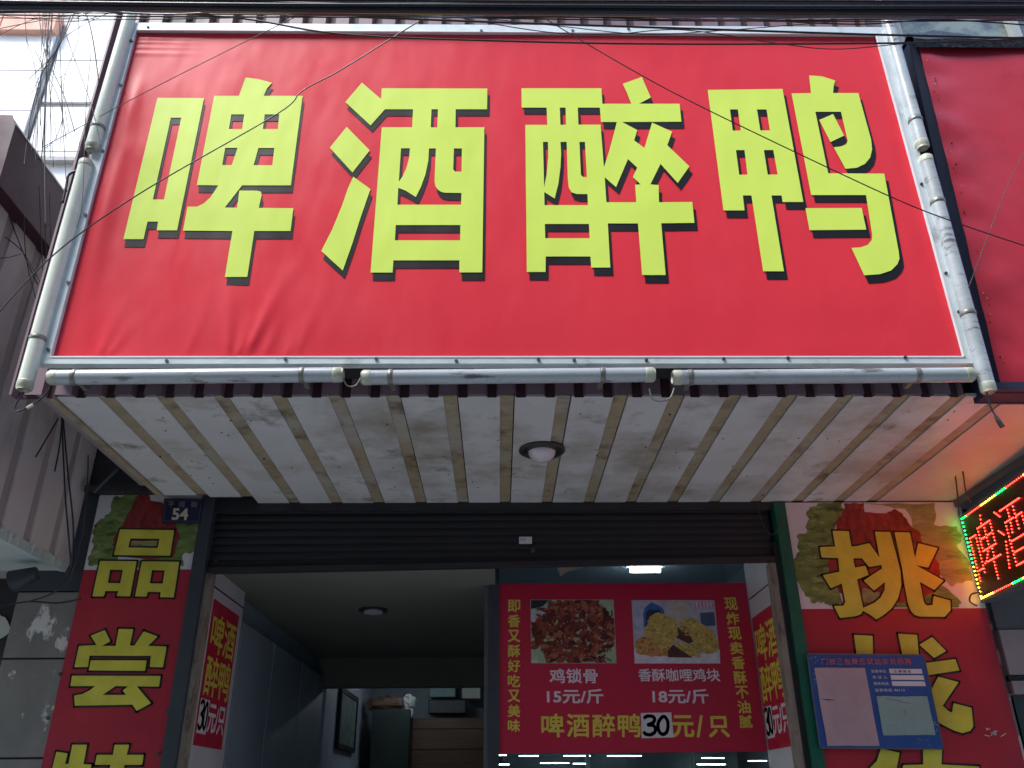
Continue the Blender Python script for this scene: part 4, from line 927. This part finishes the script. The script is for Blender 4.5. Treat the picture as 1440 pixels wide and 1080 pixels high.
MB().box((2.31, 4.03, 0), (6, 4.15, zz[4] - .002), 'neighbour_teal').build('shopfront', rn)
# upper window above the neighbour's sign
YU = 3.05
up = thing('upper_window', 'greyish upstairs window above the dark red sign at the right', 'window', (2.4, YU, 5))
a_, b_ = PY(1262, 60, YU), PY(1470, -60, YU); zl = PY(1262, 75, YU).z - .35
MB().box((a_.x - .25, YU, zl), (a_.x + 3.2, YU + .03, 6.6), 'window_glass').build('pane', up)
for px_ in (1258, 1424):
    q_ = PY(px_, 40, YU - .02).x; MB().box((q_ - .02, YU - .04, zl), (q_ + .022, YU - .001, 6.6), 'window_frame').build('frame', up)
# neighbour's sign
NY = 2.68; lft = (PY(1292, 68, NY).x + PY(1407, 540, NY).x) / 2 + .0; top_, bt = PY(1360, 67, NY).z, PY(1420, 538, NY).z
ns = thing('neighbour_sign', 'plain dark red banner sign in a navy frame at the right edge', 'sign', (2.5, NY, bt))
xl0, xl1 = PY(1407, 540, NY).x, PY(1292, 68, NY).x
m_ = MB(); NX, NZ = 60, 60
m_.v = [Vector((xl0 + (xl1 - xl0) * j / NZ + (3.9 - xl0) * i / NX, NY - .006 * bell(i / NX * 2.2, .05 + .02 * math.sin(j * .5), .05) * (1 + math.sin(j * .9)) / 2 - .004 * math.sin(i * .35 + j * .05), bt + (top_ - bt) * j / NZ)) for j in range(NZ + 1) for i in range(NX + 1)]
k_ = m_._m('neighbour_red')
for j in range(NZ):
    for i in range(NX): b0 = j * (NX + 1) + i; m_.f.append((b0, b0 + 1, b0 + NX + 2, b0 + NX + 1)); m_.m.append(k_); m_.c.append((1,) * 3)
m_.build('banner', ns, smooth=True)
m_ = MB(); m_.prism([(xl0 - .045, NY + .012, bt - .032), (3.95, NY + .012, bt - .032), (3.95, NY + .012, top_ + .05), (xl1 - .03, NY + .012, top_ + .05)], (0, .09, 0), 'navy_frame'); m_.build('frame', ns, bevel=.004)
m_ = MB(); m_.prism([(xl0 - .045, NY - .016, bt - .034), (3.95, NY - .016, bt - .034), (3.95, NY - .016, bt - .006), (xl0 - .045, NY - .016, bt - .006)], (0, .027, 0), 'navy_frame'); m_.build('frame_rail', ns)
m_ = MB(); rr = random.Random(4)
for i in range(26):
    t_ = rr.random(); zc_ = bt + (top_ - bt) * t_ * .95; xx = xl0 + (xl1 - xl0) * t_ + rr.uniform(.006, .03); s_ = rr.uniform(.003, .008)
    m_.poly([(xx, NY - .009, zc_), (xx + s_, NY - .0095, zc_ + s_), (xx + s_ * 1.2, NY - .009, zc_ - s_)], 'banner_black' if i % 3 else 'soffit_tan')
m_.build('tear_marks', ns)
tb = MB(); n_ = 44; rows = []
for i in range(n_ + 1):
    x_ = xl1 - .03 + i * .06; h_ = .035 + .018 * math.sin(i * .7) + .05 * bell(i, 11.5, 1.1) + rr.uniform(-.006, .01)
    rows.append([(x_, NY - .02, top_ - .02), (x_, NY - .03, top_ + .02 + rr.uniform(-.005, .005)), (x_, NY + .0, top_ + .045 + h_), (x_, NY + .12, top_ + .03 + h_ * .8)])
for a_, b_ in zip(rows, rows[1:]):
    for k in range(3): tb.poly([a_[k], b_[k], b_[k + 1], a_[k + 1]], 'tarp_black')
tag(tb.build('plastic_sheet', smooth=True), 'crumpled black plastic sheet along the top of the dark red sign', 'plastic sheet')

# ================================================================== LEFT NEIGHBOUR
XB = -2.034
ln = thing('neighbour_canopy', 'left neighbour canopy side clad in pinkish vertical panels under a maroon beam', 'canopy', (XB, 3.3, 2.6))
MB().box((-5, 2.71, 2.60), (XB - .012, 4.3, 4.0), 'left_box_seam').build('core', ln)
y_ = 2.70; i = 0
while y_ < 4.0:
    wd = .175 if i % 2 == 0 else .055
    MB().box((XB - .01, y_ + .002, 2.594), (XB + (.004 if i % 2 == 0 else -.002), min(y_ + wd, 4.02) - .002, 3.98), 'left_box_panel' if i % 2 == 0 else 'left_box_seam').build('panel', ln)
    y_ += wd; i += 1
m_ = MB(); m_.prism([(XB - .20, 2.69, 3.86), (XB - .02, 2.69, 3.78), (XB + .05, 2.69, 3.80), (XB + .05, 2.69, 4.10), (XB + .02, 2.69, 4.15), (XB - .20, 2.69, 4.15)], (0, 1.33, 0), 'maroon_beam'); m_.build('beam', ln, bevel=.004)
# pale painted canopy underside with a torn edge below the panels
rr = random.Random(9)
MB().box((XB - .2, 4.03, 0), (-1.62, 4.28, 4.02), 'rusty_black').build('rear_wall', ln)
m_ = MB(); N_ = 60; m_.box((-5, 2.75, 2.575), (XB - .03, 3.99, 2.590), 'underside_pale'); ed = []
for i in range(N_ + 1):
    ed.append((XB + .008, 2.75 + 1.25 * i / N_, 2.600 + .012 * math.sin(i * 2.1) * rr.random() + rr.uniform(-.005, .012)))
for a_, b_ in zip(ed, ed[1:]): m_.poly([a_, b_, (XB - .005, b_[1], 2.568), (XB - .005, a_[1], 2.568)], 'underside_pale'); m_.poly([(XB - .005, a_[1], 2.568), (XB - .005, b_[1], 2.568), (XB - .04, b_[1], 2.574), (XB - .04, a_[1], 2.574)], 'underside_pale')
tag(m_.build('pale_underside'), 'pale painted underside of the left neighbour canopy with a torn edge', 'sheet')
lw = thing('left_pillar', 'grey stone block pillar with peeled white paint left of the banner', 'pillar', (-2.1, 4.05, 0))
zj = [plW.px(60, y_)[1] for y_ in (770, 832, 926, 1066)]
zb = [3.0] + zj[1:] + [1.25, .7, .0]
for a_, b_ in zip(zb, zb[1:]):
    MB().box((-2.235, 3.995, b_ + .004), (-1.95, 4.25, a_ - .004), 'stone' if a_ < 2.6 else 'dark_paint').build('stone_block', lw, bevel=.004)
MB().box((-2.23, 4.003, 0), (-1.955, 4.24, 3.0), 'black_gap').build('mortar', lw)
MB().box((-6, 4.25, 0), (-2.2, 4.4, 2.9), 'rusty_black').build('wall', thing('left_shopfront', 'dark shopfront recess with torn papers at the lower left', 'shopfront', (-3, 4.25, 0)))
plT = Plane((0, 4.24, 0), (1, 0, 0), (0, -1, 0))
for pts, lb in (([(-6, 862), (8, 868), (17, 888), (6, 896), (-6, 902)], 'upper of two torn pale papers on the dark wall at far left'), ([(-6, 950), (7, 944), (14, 962), (12, 970), (-6, 980)], 'lower of two torn pale papers on the dark wall at far left')):
    m_ = MB(); fill(m_, plT, [ragged(plT, pts, .004, 3, 2)], .006, 'torn_paper'); tag(m_.build('torn_paper'), lb, 'paper', 'torn papers on the dark wall')
# round floodlight pipe
c0, c1 = PY(17, 818, 3.8), PY(52, 806, 3.8)
pl_ = thing('pipe_lamp', 'dark round pipe fitting under the left neighbour canopy', 'pipe', c0)
MB().tube([c0, c0.lerp(c1, .3), c1], [.05, .045, .03], 'dark_paint', 16).build('body', pl_, smooth=True)
MB().tube([c0 - (c1 - c0).normalized() * .004, c0], .04, 'black_gap', 16).build('mouth', pl_)
tag(MB().tube([PY(165, 659, 3.7), PY(132, 692, 3.7)], .009, 'dark_paint', 6).build('iron_bar'), 'thin iron bar slanting from the soffit corner by the left pillar', 'bar')
wire([(0, 853, 3.9), (40, 846, 3.9), (80, 848, 3.9), (115, 842, 3.9)], .004, 'dark cable along the top of the stone pillar', cat='wire', name='wire')

# ================================================================== WHITE TILED BUILDING BEHIND
wb = thing('tiled_building', 'sunlit white tiled building with terracotta cornice at the upper left', 'building', (-6, 7, 0))
MB().box((-14, 7.03, 0), (-2.2, 12, 16), 'tile_joint').build('wall', wb)
zr_ = [PY(120, y_, 7).z for y_ in (84, 143, 222)]; hh = zr_[0] - zr_[1]
xs0 = PY(60, 100, 7).x
tile = MB().box((0, 7.0, 0), (.885, 7.028, hh - .02), 'white_tile').build('tile', wb)
first = True
for j in range(-5, 6):
    for i in range(6):
        if first: c = tile; first = False
        else: c = dupe(tile, wb)
        c.location = (xs0 + .1 + i * .9, 0, zr_[1] + j * hh + (.0 if j >= 0 else -.06))
za = [PY(30, y_, 6.95).z for y_ in (98, 154)]; h2 = za[0] - za[1]; xr = PY(62, 100, 6.95).x
MB().box((-14, 6.98, 0), (xr + .02, 7.0, PY(30, 45, 6.95).z), 'tile_joint').build('bay_wall', wb)
t2 = MB().box((0, 6.95, 0), (.985, 6.978, h2 - .02), 'white_tile').build('tile', wb)
first = True
ztop = PY(30, 45, 6.95).z
for j in range(-6, 1):
    for i in range(4):
        c = t2 if first else dupe(t2, wb); first = False; c.location = (xr - 1.0 - i * 1.0, 0, za[1] + j * h2)
MB().box((-14, 6.95, za[0]), (xr, 6.978, ztop), 'white_tile').build('tile', wb)
zc0, zc1 = PY(30, 44, 6.9).z, PY(30, 19, 6.9).z
for i in range(6):
    MB().box((xr + .02 - .62 * (i + 1), 6.88, zc0), (xr + .02 - .62 * i - .01, 7.02, zc1), 'terracotta').build('cornice_block', wb, bevel=.01)
MB().box((-14, 6.83, zc1 + .4), (xr - .5, 7.02, zc1 + .8), 'terracotta').build('cornice_block', wb, bevel=.01)
MB().box((xs0, 6.93, zr_[2] - .09), (-2.2, 7.0, zr_[2] - .04), 'tile_joint').build('ledge', wb)
